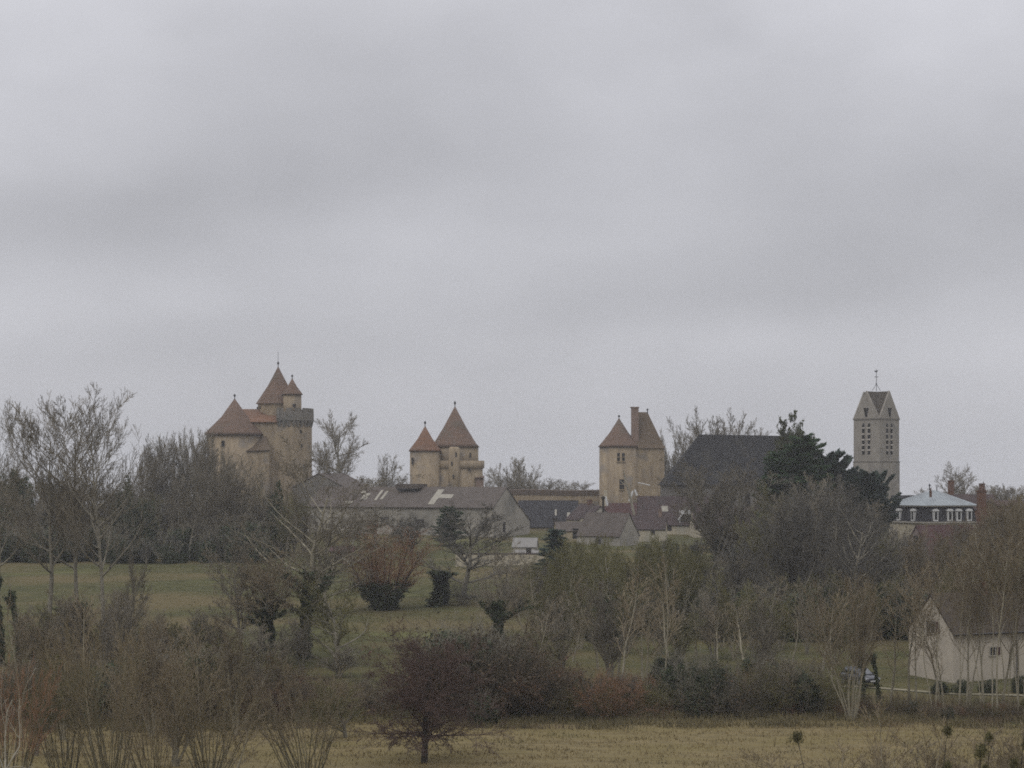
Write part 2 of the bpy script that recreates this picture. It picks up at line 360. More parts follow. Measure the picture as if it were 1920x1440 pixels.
b = MB(); cone_roof(b, cx, 0, 5.85, T.z(838.5), T.z(763), 20, .14); b.build('main_tower_roof', TILE, r)
b = MB(); finial(b, cx, 0, T.z(766), 1.7); b.build('finial', LEAD, r)
sx = T.x(851.5, -6.5)
b = MB(); b.lathe(sx, -6.5, [(1.35, -1), (1.3, T.z(842)), (.9, T.z(839))], 14); b.build('stair_turret', STONE, r)
for wx, wy, hh, yy in ((857, 853, 8, -7.7), (849, 869.5, 7, -7.8), (852, 893.5, 7, -7.85), (883, 854, 9, -4.35), (776, 864.5, 12, -8.1), (882, 881, 5, -6.0)):
    b = MB(); b.box(T.x(wx - 1.4), T.x(wx + 1.4), yy - .12, yy + 1.2, T.z(wy + hh / 2), T.z(wy - hh / 2)); b.build('slit_window', DIMW, r)
b = MB(); b.box(T.x(893), T.x(907), -4.6, -1, -1, T.z(895)); b.build('brick_lodge', BRICKP, r)
b = MB(); b.slab([(T.x(892), -5, T.z(895)), (T.x(908), -5, T.z(895)), (T.x(908), -1, T.z(892)), (T.x(892), -1, T.z(892))], .2); b.build('lodge_roof', TILE, r)

# --- the gate tower on the right
G = PX(1184, 450, 'gate_tower'); r = G.root
tag(r, 'stone gate tower with a cone roof, a steep hipped roof and tall chimney between', 'castle')
cx = G.x(1160)
b = MB(); b.lathe(cx, -1.5, [(4.75, -1), (4.62, 2), (4.6, G.z(839))], 28); b.build('round_tower', STONE, r)
b = MB(); cone_roof(b, cx, -1.5, 4.95, G.z(838.5), G.z(785), 20, .1); b.build('round_tower_roof', TILE, r)
b = MB(); finial(b, cx, -1.5, G.z(787.5), 1.1); b.build('finial', LEAD, r)
x0, x1 = G.x(1181), G.x(1243.5)
b = MB(); b.box(x0, x1, -3.6, 5.4, -1, G.z(840)); b.build('square_tower', STONE, r)
b = MB(); zr, ze = G.z(772.5), G.z(841); X0, X1, ra, rb = x0 - .3, x1 + .35, G.x(1193), G.x(1214.5); m1 = .9
yk = [(-4.0, 5.8)]
def hip(b, X0, X1, y0, y1, ze, ra, rb, ym, zr, kick=.35):
    k = .1; zk = ze + (zr - ze) * .09
    A = [(X0, y0, ze), (X1, y0, ze), (X1, y1, ze), (X0, y1, ze)]
    R = [(ra, ym, zr), (rb, ym, zr)]
    def q(p, t, kk): return tuple(p[i] + (t[i] - p[i]) * kk for i in range(3))
    Kk = [q(A[0], R[0], .16), q(A[1], R[1], .16), q(A[2], R[1], .16), q(A[3], R[0], .16)]
    Kk = [(p[0], p[1], ze + (zr - ze) * .105) for p in Kk]
    b.add(A + Kk + R, [(3, 2, 1, 0), (0, 1, 5, 4), (1, 2, 6, 5), (2, 3, 7, 6), (3, 0, 4, 7), (4, 5, 9, 8), (5, 6, 9), (6, 7, 8, 9), (7, 4, 8)])
hip(b, X0, X1, -4.0, 5.8, ze, ra, rb, .9, zr); b.build('square_tower_roof', TILE_C, r)
b = MB(); finial(b, rb, .9, G.z(774), 1.0); b.build('finial', LEAD, r)
b = MB(); b.box(G.x(1182.5), G.x(1196), -2.9, -1.4, G.z(842), G.z(765.5)); b.box(G.x(1181), G.x(1197.3), -3.05, -1.25, G.z(765.5), G.z(763.6)); b.build('chimney', BRICKP, r)
for wx, wy, ww, hh in ((1157, 857.5, 5, 15), (1166, 857.5, 5, 15), (1163, 908, 8.5, 18)):
    X_ = G.x(wx) - cx; yy = -1.5 - math.sqrt(4.6 ** 2 - X_ ** 2)
    b = MB(); b.box(G.x(wx - ww / 2), G.x(wx + ww / 2), yy - .05, yy + .8, G.z(wy + hh / 2), G.z(wy - hh / 2)); wn = b.build('window', DARK, r)
    b = MB(); b.box(G.x(wx - ww / 2 - .5), G.x(wx + ww / 2 + .5), yy - .2, yy - .06, G.z(wy + .8), G.z(wy - .4)); b.build('crossbar', STONE, wn); b = MB(); b.box(G.x(wx - ww / 2 - 1), G.x(wx + ww / 2 + 1), yy - .22, yy + .3, G.z(wy + hh / 2 + 2), G.z(wy + hh / 2)); b.build('sill', STONE, wn)

# --- curtain wall between the towers
W_ = PX(1010, 452, 'curtain_wall'); r = W_.root
tag(r, 'low stone curtain wall with brown coping between twin towers and gate tower', 'wall')
b = MB(); cp = MB(); xsw = [862, 905, 950, 990, 1030, 1075, 1125, 1180, 1240, 1290]; tops = [919, 916, 917.5, 917, 918, 919, 918.5, 918, 917, 917]
for i in range(len(xsw) - 1):
    xa, xb = W_.x(xsw[i]), W_.x(xsw[i + 1]); za, zb = W_.z(tops[i]), W_.z(tops[i + 1]); h = 1.3
    b.add([(xa, 0, -1.5), (xb, 0, -1.5), (xb, 1.4, -1.5), (xa, 1.4, -1.5), (xa, 0, za - h), (xb, 0, zb - h), (xb, 1.4, zb - h), (xa, 1.4, za - h)], [(0, 1, 5, 4), (2, 3, 7, 6), (4, 5, 6, 7), (0, 4, 7, 3), (1, 2, 6, 5)])
    cp.add([(xa, -.15, za - h), (xb, -.15, zb - h), (xb, 1.55, zb - h), (xa, 1.55, za - h), (xa, -.05, za - .15), (xb, -.05, zb - .15), (xb, .7, zb), (xa, .7, za), (xb, 1.45, zb - .15), (xa, 1.45, za - .15)],
           [(0, 1, 5, 4), (4, 5, 6, 7), (7, 6, 8, 9), (2, 3, 9, 8), (3, 2, 1, 0), (0, 4, 7, 9, 3), (1, 2, 8, 6, 5)])
b.build('wall', STONE, r)
COP = mat('stained_coping', (.115, .085, .062), (.065, .05, .04), .6, streak=(4, 4, .4))
cp.build('coping', COP, r)

# --- church: nave under slate, bell tower
H = PX(1560, 405, 'church'); r = H.root
tag(r, 'stone church with big dark slate nave roof and square bell tower with a weathercock', 'church')
x0, x1 = H.x(1240), H.x(1548)
b = MB(); b.box(x0 + .3, x1, -6.7, 6.7, -1, H.z(909)); b.build('nave_wall', PLASTER_D, r)
b = MB(); zr, ze = H.z(814.5), H.z(910); A = [(x0 - .2, -7.3, ze), (x1, -7.3, ze), (x1, 7.3, ze), (x0 - .2, 7.3, ze)]; ra = (H.x(1311), 0, zr); rb = (H.x(1515), 0, H.z(818))
b.add(A + [ra, rb], [(3, 2, 1, 0), (0, 1, 5, 4), (1, 2, 5), (2, 3, 4, 5), (3, 0, 4)]); b.build('nave_roof', SLATE, r)
b = MB(); b.box(x1 - .2, H.x(1606), -4, 6.5, -1, H.z(915)); b.build('choir_wall', PLASTER_D, r)
b = MB(); b.slab([(x1 - .1, -4.5, H.z(916)), (H.x(1604), -4.5, H.z(916)), (H.x(1604), 1.2, H.z(882)), (x1 - .1, 1.2, H.z(882))], .2); b.slab([(x1 - .1, 1.2, H.z(882.1)), (H.x(1604), 1.2, H.z(882.1)), (H.x(1604), 6.9, H.z(916)), (x1 - .1, 6.9, H.z(916))], .2); b.build('choir_roof', SLATE, r)
for wx in (1275, 1330, 1390):
    b = MB(); b.box(H.x(wx), H.x(wx + 9), -6.78, -6, H.z(948), H.z(924)); b.build('window', DARK, r)
tcx = H.x(1643.2, 3.5); th = 60.2 / 2 * H.S; Mt = Matrix.Translation((tcx, 3.5, 0)) @ Matrix.Rotation(math.radians(41.6), 4, 'Z')
# in the rotated frame two faces turn to the viewer: -y (seen on the right) and -x (seen on the left)
b = MB(Mt); b.box(-th, th, -th, th, H.z(865.5), H.z(785)); b.build('belfry', CH_STONE, r)
b = MB(Mt); t2 = th * 1.025; b.box(-t2, t2, -t2, t2, -1, H.z(865.5)); b.build('tower_base', CH_STONE, r)
b = MB(Mt); t3 = th * 1.04; b.box(-t3, t3, -t3, t3, H.z(786.5), H.z(784)); b.build('string_course', STONE_G, r); b = MB(Mt); t3 = th * 1.045; b.box(-t3, t3, -t3, t3, H.z(866.3), H.z(864.7)); b.build('string_course', STONE_G, r)
zg, za = H.z(784), H.z(732); g = th * 1.03
b = MB(Mt)
for k in range(4):
    R = Matrix.Rotation(k * PI / 2, 4, 'Z'); P = [R @ Vector(p) for p in ((-g, -g, zg), (g, -g, zg), (0, -g, za), (-g * .98, -g + .35, zg), (g * .98, -g + .35, zg), (0, -g + .35, za))]
    b.add(P, [(0, 1, 2), (5, 4, 3), (0, 2, 5, 3), (1, 4, 5, 2)])
b.build('gable', CH_STONE, r)
b = MB(Mt); q = g - .3
cen = (0, 0, za - .12); cor = [(-q, -q, zg), (q, -q, zg), (q, q, zg), (-q, q, zg)]; gp = [(0, -q, za - .12), (q, 0, za - .12), (0, q, za - .12), (-q, 0, za - .12)]
b.add(cor + gp + [cen], [(0, 8, 4), (4, 8, 1), (1, 8, 5), (5, 8, 2), (2, 8, 6), (6, 8, 3), (3, 8, 7), (7, 8, 0), (3, 2, 1, 0)]); b.build('tower_roof', TOWR, r)
p1 = 60.2 * H.S
for k in range(4):
    R = Mt @ Matrix.Rotation(k * PI / 2, 4, 'Z')
    for off in (-.115, .105):
        c = off * p1; b = MB(R); hw = .36
        b.box(c - hw, c + hw, -th - .02, -th + .4, H.z(852), H.z(796)); b.lathe(c, -th + .19, [(hw, H.z(796.5)), (hw * .7, H.z(793.5)), (.02, H.z(791))], 8, smooth=False)
        wn = b.build('louvre_window', DARK, r)
        b = MB(R)
        for py in (802, 813.5, 824, 834, 843.8):
            z = H.z(py)
            vs = [(c - hw - .02, -th - .20, z - .17), (c + hw + .02, -th - .20, z - .17), (c + hw + .02, -th - .03, z + .17), (c - hw - .02, -th - .03, z + .17), (c - hw - .02, -th + .02, z - .17), (c + hw + .02, -th + .02, z - .17)]
            b.add(vs, [(0, 1, 2, 3), (0, 4, 5, 1), (1, 5, 2), (0, 3, 4)])
        for sd_ in (-1, 1): b.box(c + sd_ * (hw + .04) - .05, c + sd_ * (hw + .04) + .05, -th - .05, -th + .02, H.z(852), H.z(796))
        b.build('slat', CH_STONE, wn)
    b = MB(R)
    for c, w2 in ((-.36, .30), (.36, .30)):
        b.add([(c - w2, -g - .03, H.z(764.5)), (c + w2, -g - .03, H.z(764.5)), (c * .25 + .12, -g - .03, H.z(782)), (c * .25 - .12, -g - .03, H.z(782)), (c - w2, -g + .1, H.z(764.5)), (c + w2, -g + .1, H.z(764.5)), (c * .25 + .12, -g + .1, H.z(782)), (c * .25 - .12, -g + .1, H.z(782))],
              [(3, 2, 1, 0), (4, 5, 6, 7), (0, 1, 5, 4), (2, 3, 7, 6), (1, 2, 6, 5), (3, 0, 4, 7)])
    b.build('gable_opening', DARK, r)
b = MB(); wx_, wy_ = tcx, 3.5
for t in (-.9, .9): b.bar((wx_ + t, wy_ + t * .2, H.z(731)), (wx_, wy_, H.z(718)), .05)
b.bar((wx_, wy_, H.z(732)), (wx_, wy_, H.z(691)), .06); b.bar((wx_ - .45, wy_, H.z(705)), (wx_ + .45, wy_, H.z(705)), .06); b.lathe(wx_, wy_, [(.02, H.z(719)), (.16, H.z(717.5)), (.02, H.z(716))], 8)
b.build('cross', LEAD, r)
b = MB(); z = H.z(696)
b.add([(wx_ - .45, wy_, z + .35), (wx_ - .3, wy_, z), (wx_ + .15, wy_, z), (wx_ + .4, wy_, z + .45), (wx_ + .1, wy_, z + .3), (wx_ - .2, wy_, z + .3)] + [(wx_ - .45, wy_ + .06, z + .35), (wx_ - .3, wy_ + .06, z), (wx_ + .15, wy_ + .06, z), (wx_ + .4, wy_ + .06, z + .45), (wx_ + .1, wy_ + .06, z + .3), (wx_ - .2, wy_ + .06, z + .3)],
      [(0, 1, 2, 3, 4, 5), (11, 10, 9, 8, 7, 6)] + [(i, i + 6, (i + 1) % 6 + 6, (i + 1) % 6) for i in range(6)]); b.build('weathercock', LEAD, r)

# --- plain pitched houses
def house(name, label, cat, px, Yd, Lx, Wy, rot, eave, ridge, wm, rm, over=.35, windows=(), chimneys=(), group=None, hipl=0, hipr=0, base=None, sheets=(), skew=0, gmat=None):
    """Lx along the ridge, Wy across; rot turns it (degrees, anticlockwise from above); eave and ridge are image rows at its distance"""
    h = PX(px, Yd, name, base, math.radians(rot)); r = h.root; tag(r, label, cat, group)
    ze, zr = h.z(eave), h.z(ridge); l, w2 = Lx / 2, Wy / 2
    b = MB()
    vs = [(-l, -w2, -1.5), (l, -w2, -1.5), (l, w2, -1.5), (-l, w2, -1.5), (-l, -w2, ze), (l, -w2, ze), (l, w2, ze), (-l, w2, ze)]
    b.add(vs, [(0, 1, 5, 4), (1, 2, 6, 5), (2, 3, 7, 6), (3, 0, 4, 7), (4, 5, 6, 7)])
    if not hipl: b.add([(-l, -w2, ze), (-l, w2, ze), (-l, skew, zr - .12), (-l + .3, -w2, ze), (-l + .3, w2, ze), (-l + .3, skew, zr - .12)], [(0, 2, 1), (3, 4, 5), (0, 3, 5, 2), (1, 2, 5, 4)])
    if not hipr: b.add([(l, -w2, ze), (l, w2, ze), (l, skew, zr - .12), (l - .3, -w2, ze), (l - .3, w2, ze), (l - .3, skew, zr - .12)], [(0, 1, 2), (3, 5, 4), (0, 2, 5, 3), (1, 4, 5, 2)])
    b.build('wall', wm, r)
    b = MB(); o = over; sl_ = (zr - ze) / w2; zo = ze - o * sl_
    la = -l - (o if hipl else .12); lb = l + (o if hipr else .12)
    ra, rb = (-l + hipl if hipl else la), (l - hipr if hipr else lb)
    b.slab([(la, -w2 - o, zo), (lb, -w2 - o, zo), (rb, skew, zr), (ra, skew, zr)], .16)
    b.slab([(ra, skew, zr - .01), (rb, skew, zr - .01), (lb, w2 + o, zo), (la, w2 + o, zo)], .16)
    if hipl: b.slab([(la, w2 + o, zo), (la, -w2 - o, zo), (ra, skew, zr - .005)], .16)
    if hipr: b.slab([(lb, -w2 - o, zo), (lb, w2 + o, zo), (rb, skew, zr - .005)], .16)
    rf = b.build('roof', rm, r)
    for c in chimneys:
        x, y, ww, zt = c[:4]; b = MB(); b.box(x - ww / 2, x + ww / 2, y - .4, y + .4, ze, zt); b.box(x - ww / 2 - .08, x + ww / 2 + .08, y - .48, y + .48, zt, zt + .18); b.build('chimney', c[4] if len(c) > 4 else BRICK, rf)
    for (face, u, z, ww, hh, mt) in windows:
        b = MB()
        if face == 'f': b.box(u - ww / 2, u + ww / 2, -w2 - .04, -w2 + .2, z, z + hh)
        elif face == 'l': b.box(-l - .04, -l + .2, u - ww / 2, u + ww / 2, z, z + hh)
        else: b.box(l - .2, l + .04, u - ww / 2, u + ww / 2, z, z + hh)
        b.build('door' if mt is WOODD else 'window', mt, r)
    for (u0, u1, t0, t1) in sheets:      # pale sheets or skylights lying on the front slope; t from eave 0 to ridge 1
        b = MB(); P = []
        for u, t in ((u0, t0), (u1, t0), (u1, t1), (u0, t1)): P.append((u, -w2 + (w2 + skew) * t, ze + (zr - ze) * t + .07))
        b.slab(P, .05); b.build('skylight' if (u1 - u0) < 1.2 else 'roof_sheet', SHEET, rf)
    return h

# long barn in front of the twin towers
bn = house('barn', 'long low barn with grey sheet roof and pale translucent roof panels, below the twin towers', 'barn', 772, 384, 43, 10.5, -28, 947, 912.5, PLASTER, BARNR, over=.5,
           windows=(('f', 14, 1.2, 2.6, 1.2, CREAM), ('f', -3, 1.6, 2.0, 1.6, DIMW), ('f', 5, 1.2, 2, 1.6, DIMW), ('r', -1, .4, 1.0, 2.0, DIMW)),
           sheets=((6.6, 8.0, .05, .84), (8.0, 11.0, .38, .58), (-13.0, -11.2, .05, .2), (-9.8, -8.4, .3, .62), (-6.5, -5.9, .25, .8), (-5.2, -4.6, .3, .75), (-10.9, -9.8, .62, .78)))
r = bn.root
zr, ze = bn.z(912.5), bn.z(947)
b = MB(); b.box(-2.6, 2.8, -1.9, 1.4, zr - .35, zr + .55); vt = b.build('ridge_vent', BARNR, r)
b = MB(); b.box(-2.4, 2.6, -1.95, -1.8, zr - .62, zr - .36); b.build('vent_slot', DARK, vt)
b = MB(); l, w2 = 21.5, 5.25     # lean-to behind, its end flush with the gable
b.add([(l - 14, w2, -1.5), (l - .02, w2, -1.5), (l - .02, w2 + 4.6, -1.5), (l - 14, w2 + 4.6, -1.5), (l - 14, w2, ze), (l - .02, w2, ze), (l - .02, w2 + 4.6, ze - 3.0), (l - 14, w2 + 4.6, ze - 3.0)], [(0, 1, 5, 4), (1, 2, 6, 5), (2, 3, 7, 6), (3, 0, 4, 7), (4, 5, 6, 7)]); b.build('lean_to', PLASTER, r)
b = MB(); b.slab([(l - 14, w2 + .3, ze - .05), (l + .1, w2 + .3, ze - .05), (l + .1, w2 + 4.9, ze - 3.1), (l - 14, w2 + 4.9, ze - 3.1)], .15); b.build('lean_to_roof', BARNR, r)

house('barn', 'dark grey gabled barn roof showing between the keep and the long barn', 'barn', 622, 402, 16, 11.5, 90 - 14, 913, 887, PLASTER_D, BARNR)
# village centre
house('house', 'blue slate roofed house with a tan wall, right beside the long barn gable', 'house', 1028, 394, 12.1, 8, -3, 984, 938, TANW, SLATE_B, sheets=((1.4, 1.8, .38, .62), (3.9, 4.5, .08, .5)), windows=(('f', -4.5, .2, 1.2, 2.4, WOODD), ('f', 1.5, 1.2, .9, 1.1, DIMW)))
house('house', 'low brown roofed house behind the slate roofed house and its skylights', 'house', 1093, 396, 7, 7, -2, 975, 948, TANW, TILE_P)
house('barn', 'small grey barn with a grey gable end in front of the gate tower', 'barn', 1140, 352, 9.5, 6.2, -38, 1001, 961, PLASTER, BARNR, over=.3, windows=(('f', 0, .2, 1.2, 1.0, DIMW),))
house('shed', 'small shed with a pale gable peeping over the grey barn roof', 'shed', 1120, 372, 5, 4.6, -78, 968, 948, PLASTER, TILE_P)
house('cottage', 'brown tiled cottage low at the foot of the gate tower', 'house', 1178, 392, 10.5, 8, -4, 982, 943, PLASTER_D, TILE_R, chimneys=((-4.6, -.2, .7, 7.9, CREAM),))
hh = house('house', 'plum tiled house with a white gabled dormer and white skylight', 'house', 1262, 384, 14, 9, -2, 980, 930, CREAM, TILE_P, sheets=((-2.4, -1.1, .42, .62),), windows=(('f', -4, .6, 1.0, 1.3, DIMW), ('f', -1, .6, 1.0, 1.3, DIMW), ('f', 4.6, .6, 1.0, 1.3, DIMW)))
r = hh.root
b = MB(); xa, xb, xm = 1.0, 3.9, 2.45; za, zm = hh.z(972), hh.z(951)
b.add([(xa, -4.3, hh.z(984)), (xb, -4.3, hh.z(984)), (xb, -4.3, za), (xm, -4.3, zm), (xa, -4.3, za), (xa, -1, hh.z(984)), (xb, -1, hh.z(984)), (xb, -1, za), (xm, -1, zm), (xa, -1, za)], [(0, 1, 2, 3, 4), (1, 6, 7, 2), (2, 7, 8, 3), (3, 8, 9, 4), (4, 9, 5, 0)]); dm = b.build('dormer', DIMW, r)
b = MB(); b.slab([(xa - .3, -4.6, za - .15), (xm, -4.6, zm + .1), (xm, -1, zm + .1), (xa - .3, -1, za - .15)], .16); b.slab([(xb + .3, -4.6, za - .15), (xm, -4.6, zm + .1), (xm, -1, zm + .1), (xb + .3, -1, za - .15)], .16); b.build('dormer_roof', TILE_P, dm)
b = MB()
for p, q in (((xa - .35, za - .2), (xm, zm + .05)), ((xb + .35, za - .2), (xm, zm + .05))): b.slab([(p[0], -4.75, p[1] + .12), (q[0], -4.75, q[1] + .12), (q[0], -4.62, q[1] + .12), (p[0], -4.62, p[1] + .12)], .3)
b.box(xa + .05, xb - .05, -4.45, -4.32, zm - 1.35, zm - .55); b.box(xa, xa + .2, -4.44, -4.31, hh.z(983), za); b.box(xb - .2, xb, -4.44, -4.31, hh.z(983), za); b.build('bargeboard', WPAINT, dm)
house('house', 'long tiled house lying low behind the bare fan shaped tree', 'house', 1370, 372, 15, 8, 2, 985, 950, CREAM, TILE_P, windows=(('f', -5, .5, 1, 1.3, DIMW), ('f', -1, .5, 1, 1.3, DIMW), ('f', 3, .5, 1, 1.3, DIMW)))
house('cottage', 'little brown roofed cottage with a cream front, right of the grey gabled barn', 'house', 1212, 362, 7.5, 6, -8, 990, 966, CREAM, TILE_P, over=.25, windows=(('f', -2, 1.2, .8, 1.1, DIMW), ('f', 1.4, 1.2, .8, 1.1, DIMW)), chimneys=((2.6, 0, .6, 5.6, BRICKP),))
house('shed', 'low shed with a pale wall left of the grey gabled barn', 'shed', 1070, 366, 6, 4.5, 8, 994, 978, TANW, BARNR, over=.2, windows=(('f', .8, .3, 1.6, 1.9, DARK),))
house('house', 'small cream house with a steep gable behind the grey gabled barn', 'house', 1100, 384, 7, 6, -70, 972, 944, CREAM, TILE_P, over=.25, windows=(('l', 0, 2, .8, 1.1, DIMW),), chimneys=((1.5, 0, .6, 6.4, BRICK),))
# little sheds and the garden wall
house('shed', 'tiny pale roofed shed below the end of the barn', 'shed', 985, 318, 3.9, 3.4, -6, 1024, 1008, PLASTER, mat('pale_sheet', (.26, .25, .23), (.2, .19, .18), .8), over=.15)
house('shed', 'low shed with a pale front before the tiny pale roofed shed', 'shed', 988, 306, 3.6, 2.6, -6, 1040, 1031, mat('pale_boards', (.28, .27, .23), (.22, .21, .18), .9), mat('pale_sheet'  , (.26, .25, .23)), over=.2, windows=(('f', .4, .6, .8, 1.2, DIMW),))
gw = PX(965, 292, 'garden_wall'); tag(gw.root, 'crumbling pale garden wall half hidden by bare trees below the sheds', 'wall')
b = MB(); b.box(-9, 4.5, 0, .5, -.8, 1.7); b.build('wall', CREAM, gw.root); b = MB(); b.box(-9.1, 4.6, -.08, .58, 1.7, 1.85); b.build('coping', TILE_P, gw.root)
gw = PX(640, 300, 'hut'); tag(gw.root, 'small tumbledown hut with pale walls behind the russet pollard', 'shed')
b = MB(); b.box(-1.6, 1.8, -1.2, 1.2, -.5, 1.9); b.build('wall', CREAM, gw.root); b = MB(); b.slab([(-1.9, -1.5, 1.85), (2.1, -1.5, 1.85), (2.1, 1.4, 2.6), (-1.9, 1.4, 2.6)], .12); b.build('roof', TILE_R, gw.root)
b = MB(); b.box(-.5, .3, -1.26, -1.1, 0, 1.6); b.build('door', WOODD, gw.root)
# left houses in the wood
house('house', 'yellowish gabled house with a slate roof glimpsed among the trees on the left', 'house', 226, 345, 9, 6.0, -55 + 180, 962, 925, YELLW, SLATE_B, windows=(('l', 0, 3.2, .8, 1.2, DIMW), ('l', -1.3, .6, .8, 1.3, DIMW), ('l', 1.3, .6, .8, 1.3, DIMW)))
# right: roofs around the mansion
house('house', 'pink rendered gabled house with a plum roof behind the brown thicket', 'house', 1770, 300, 10.5, 8.0, 24, 1042, 984, PINKW, TILE_R, windows=(('l', 0, 3, 1, 1.3, DIMW),))
house('house', 'dark slate roofed house just behind the left end of the zinc roofed mansion', 'house', 1712, 365, 8, 7, 0, 948, 928.5, CREAM, SLATE)
house('house', 'brown roofed house behind the zinc roofed mansion with a brick stack', 'house', 1800, 372, 13, 8, -4, 952, 926.5, BRICK, TILE_P, chimneys=((-1.7, .2, 1.1, 10.8), (4.2, 0, 1.0, 10.2)))
house('house', 'wide red brick building with a low dark roof at the right edge', 'house', 1925, 300, 12, 9, 3, 946, 938, BRICK, mat('dark_red_roof', (.06, .035, .03), (.045, .03, .027), 1), windows=(('f', -4, 7.6, .9, 1.3, DIMW), ('f', -1, 7.6, .9, 1.3, DIMW)), chimneys=())
ck = PX(1840, 296, 'chimney_stack'); tag(ck.root, 'tall red brick chimney stack rising over the thicket on the right', 'chimney')
b = MB(); b.box(-.62, .62, -.5, .5, -1, ck.z(922)); b.box(-.72, .72, -.6, .6, ck.z(922), ck.z(919.5)); b.build('stack', BRICK, ck.root)
b = MB(); [b.lathe(t, 0, [(.15, ck.z(919.5)), (.13, ck.z(915)), (.16, ck.z(914.5))], 8) for t in (-.3,)]; b.build('chimney_pot', BRICKP, ck.root)
b = MB(); b.lathe(.3, 0, [(.15, ck.z(919.5)), (.13, ck.z(915)), (.16, ck.z(914.5))], 8); b.build('chimney_pot', BRICKP, ck.root)

# mansion with the zinc hipped roof
Mn = PX(1757, 332, 'mansion', None, math.radians(-24) if False else 0); r = Mn.root
tag(r, 'mansion with a pale zinc hipped roof, slate mansard and white arched dormers', 'house')
am = math.radians(22); Lw, Ww = 108 * Mn.S / math.cos(am), 42 * Mn.S / math.sin(am); hl, hw = Lw / 2, Ww / 2
near = Vector((Mn.x(1722), -4, 0)); Ra = Matrix.Rotation(am, 4, 'Z'); cen = near - Ra.to_3x3() @ Vector((-hl, -hw, 0)); Mm = Matrix.Translation(cen) @ Ra
b = MB(Mm); b.box(-hl, hl, -hw, hw, -1, Mn.z(980)); b.build('wall', CREAM, r)
b = MB(Mm); b.box(-hl - .3, hl + .3, -hw - .3, hw + .3, Mn.z(980.3), Mn.z(977.5)); b.box(-hl - .22, hl + .22, -hw - .22, hw + .22, Mn.z(949.6), Mn.z(947.4)); b.build('cornice', PLASTER, r)
b = MB(Mm); z0, z1 = Mn.z(977.5), Mn.z(949.6); i_ = .35
b.add([(-hl - .1, -hw - .1, z0), (hl + .1, -hw - .1, z0), (hl + .1, hw + .1, z0), (-hl - .1, hw + .1, z0), (-hl + i_, -hw + i_, z1), (hl - i_, -hw + i_, z1), (hl - i_, hw - i_, z1), (-hl + i_, hw - i_, z1)], [(0, 1, 5, 4), (1, 2, 6, 5), (2, 3, 7, 6), (3, 0, 4, 7)]); b.build('mansard', SLATE_B, r)
b = MB(Mm); z0, z1 = Mn.z(947.4), Mn.z(919.5); o = .35
b.add([(-hl - o, -hw - o, z0), (hl + o, -hw - o, z0), (hl + o, hw + o, z0), (-hl - o, hw + o, z0), (-.6, 0, z1), (.9, 0, z1)], [(3, 2, 1, 0), (0, 1, 5, 4), (1, 2, 5), (2, 3, 4, 5), (3, 0, 4)]); rf = b.build('roof', ZINC, r)
b = MB(Mm)
for k in range(1, 14):
    t = -hl + 2 * hl * k / 14; e = (max(min(t, .9), -.6), 0, z1 + .03); b.bar((t, -hw - o, z0 + .03), (e[0], 0, e[2]), .05, n=4)
for k in range(1, 10):
    t = -hw + 2 * hw * k / 10; b.bar((-hl - o, t, z0 + .03), (-.6, 0, z1 + .03), .05, n=4)
b.build('roof_seam', mat('pale_zinc', (.42, .44, .45), (.34, .36, .37), 1, rough=.5), rf)
b = MB(Mm); b.lathe(-.6, 0, [(.1, z1), (.08, z1 + .7), (.22, z1 + .8), (.02, z1 + 1.2)], 8); b.lathe(.9, 0, [(.1, z1), (.05, z1 + .8), (.02, z1 + 1)], 8); b.build('finial', LEAD, rf)
b = MB(); b.box(Mn.x(1738), Mn.x(1741.5), -2.5, -1.8, Mn.z(932), Mn.z(920)); b.box(Mn.x(1739), Mn.x(1740.7), -2.4, -2, Mn.z(920), Mn.z(915)); b.build('chimney', BRICK, rf)
def dormer(M_):
    b = MB(M_); z = Mn.z(976.5); wv = .48
    b.box(-wv, wv, -.30, .8, z, z + 1.7); dd = b.build('dormer', WPAINT, r)
    b = MB(M_); arc = [(wv * 1.25 * math.cos(t), z + 1.7 + .42 * math.sin(t)) for t in np.linspace(0, PI, 9)]
    vs = [(x, -.42, zz) for x, zz in arc] + [(x, .8, zz) for x, zz in arc]; n9 = 9
    b.add(vs, [tuple(range(9)), tuple(reversed(range(9, 18)))] + [(i, i + 9, i + 10, i + 1) for i in range(8)] + [(8, 17, 9, 0)]); b.build('pediment', WPAINT, dd)
    b = MB(M_); b.box(-wv * .55, wv * .55, -.325, -.2, z + .25, z + 1.6); b.build('pane', DARK, dd)
for t in (-.56, -.02, .32, .72): dormer(Mm @ Matrix.Translation((t * hl, -hw, 0)))
for t in (-.45, .4): dormer(Mm @ Matrix.Translation((-hl, t * hw, 0)) @ Matrix.Rotation(-PI / 2, 4, 'Z'))

# white house on the right, near
bb = math.radians(26); HN = PX(1787, 170, 'house'); r = HN.root
tag(r, 'white walled long house with brown tiled roof, nearest house on the right', 'house')
Wg = 58 * HN.S / math.sin(bb); Lg = 17; Mh = Matrix.Rotation(bb, 4, 'Z')
zE, zR = HN.z(1184), HN.z(1116)
b = MB(Mh); b.box(0, Lg, 0, Wg, -1.5, zE); b.add([(0, 0, zE), (0, Wg, zE), (0, Wg / 2, zR - .1), (.3, 0, zE), (.3, Wg, zE), (.3, Wg / 2, zR - .1)], [(0, 2, 1), (3, 4, 5), (0, 3, 5, 2), (1, 2, 5, 4)])
b.add([(Lg, 0, zE), (Lg, Wg, zE), (Lg, Wg / 2, zR - .1), (Lg - .3, 0, zE), (Lg - .3, Wg, zE), (Lg - .3, Wg / 2, zR - .1)], [(0, 1, 2), (3, 5, 4), (0, 2, 5, 3), (1, 4, 5, 2)]); b.build('wall', WHITE, r)
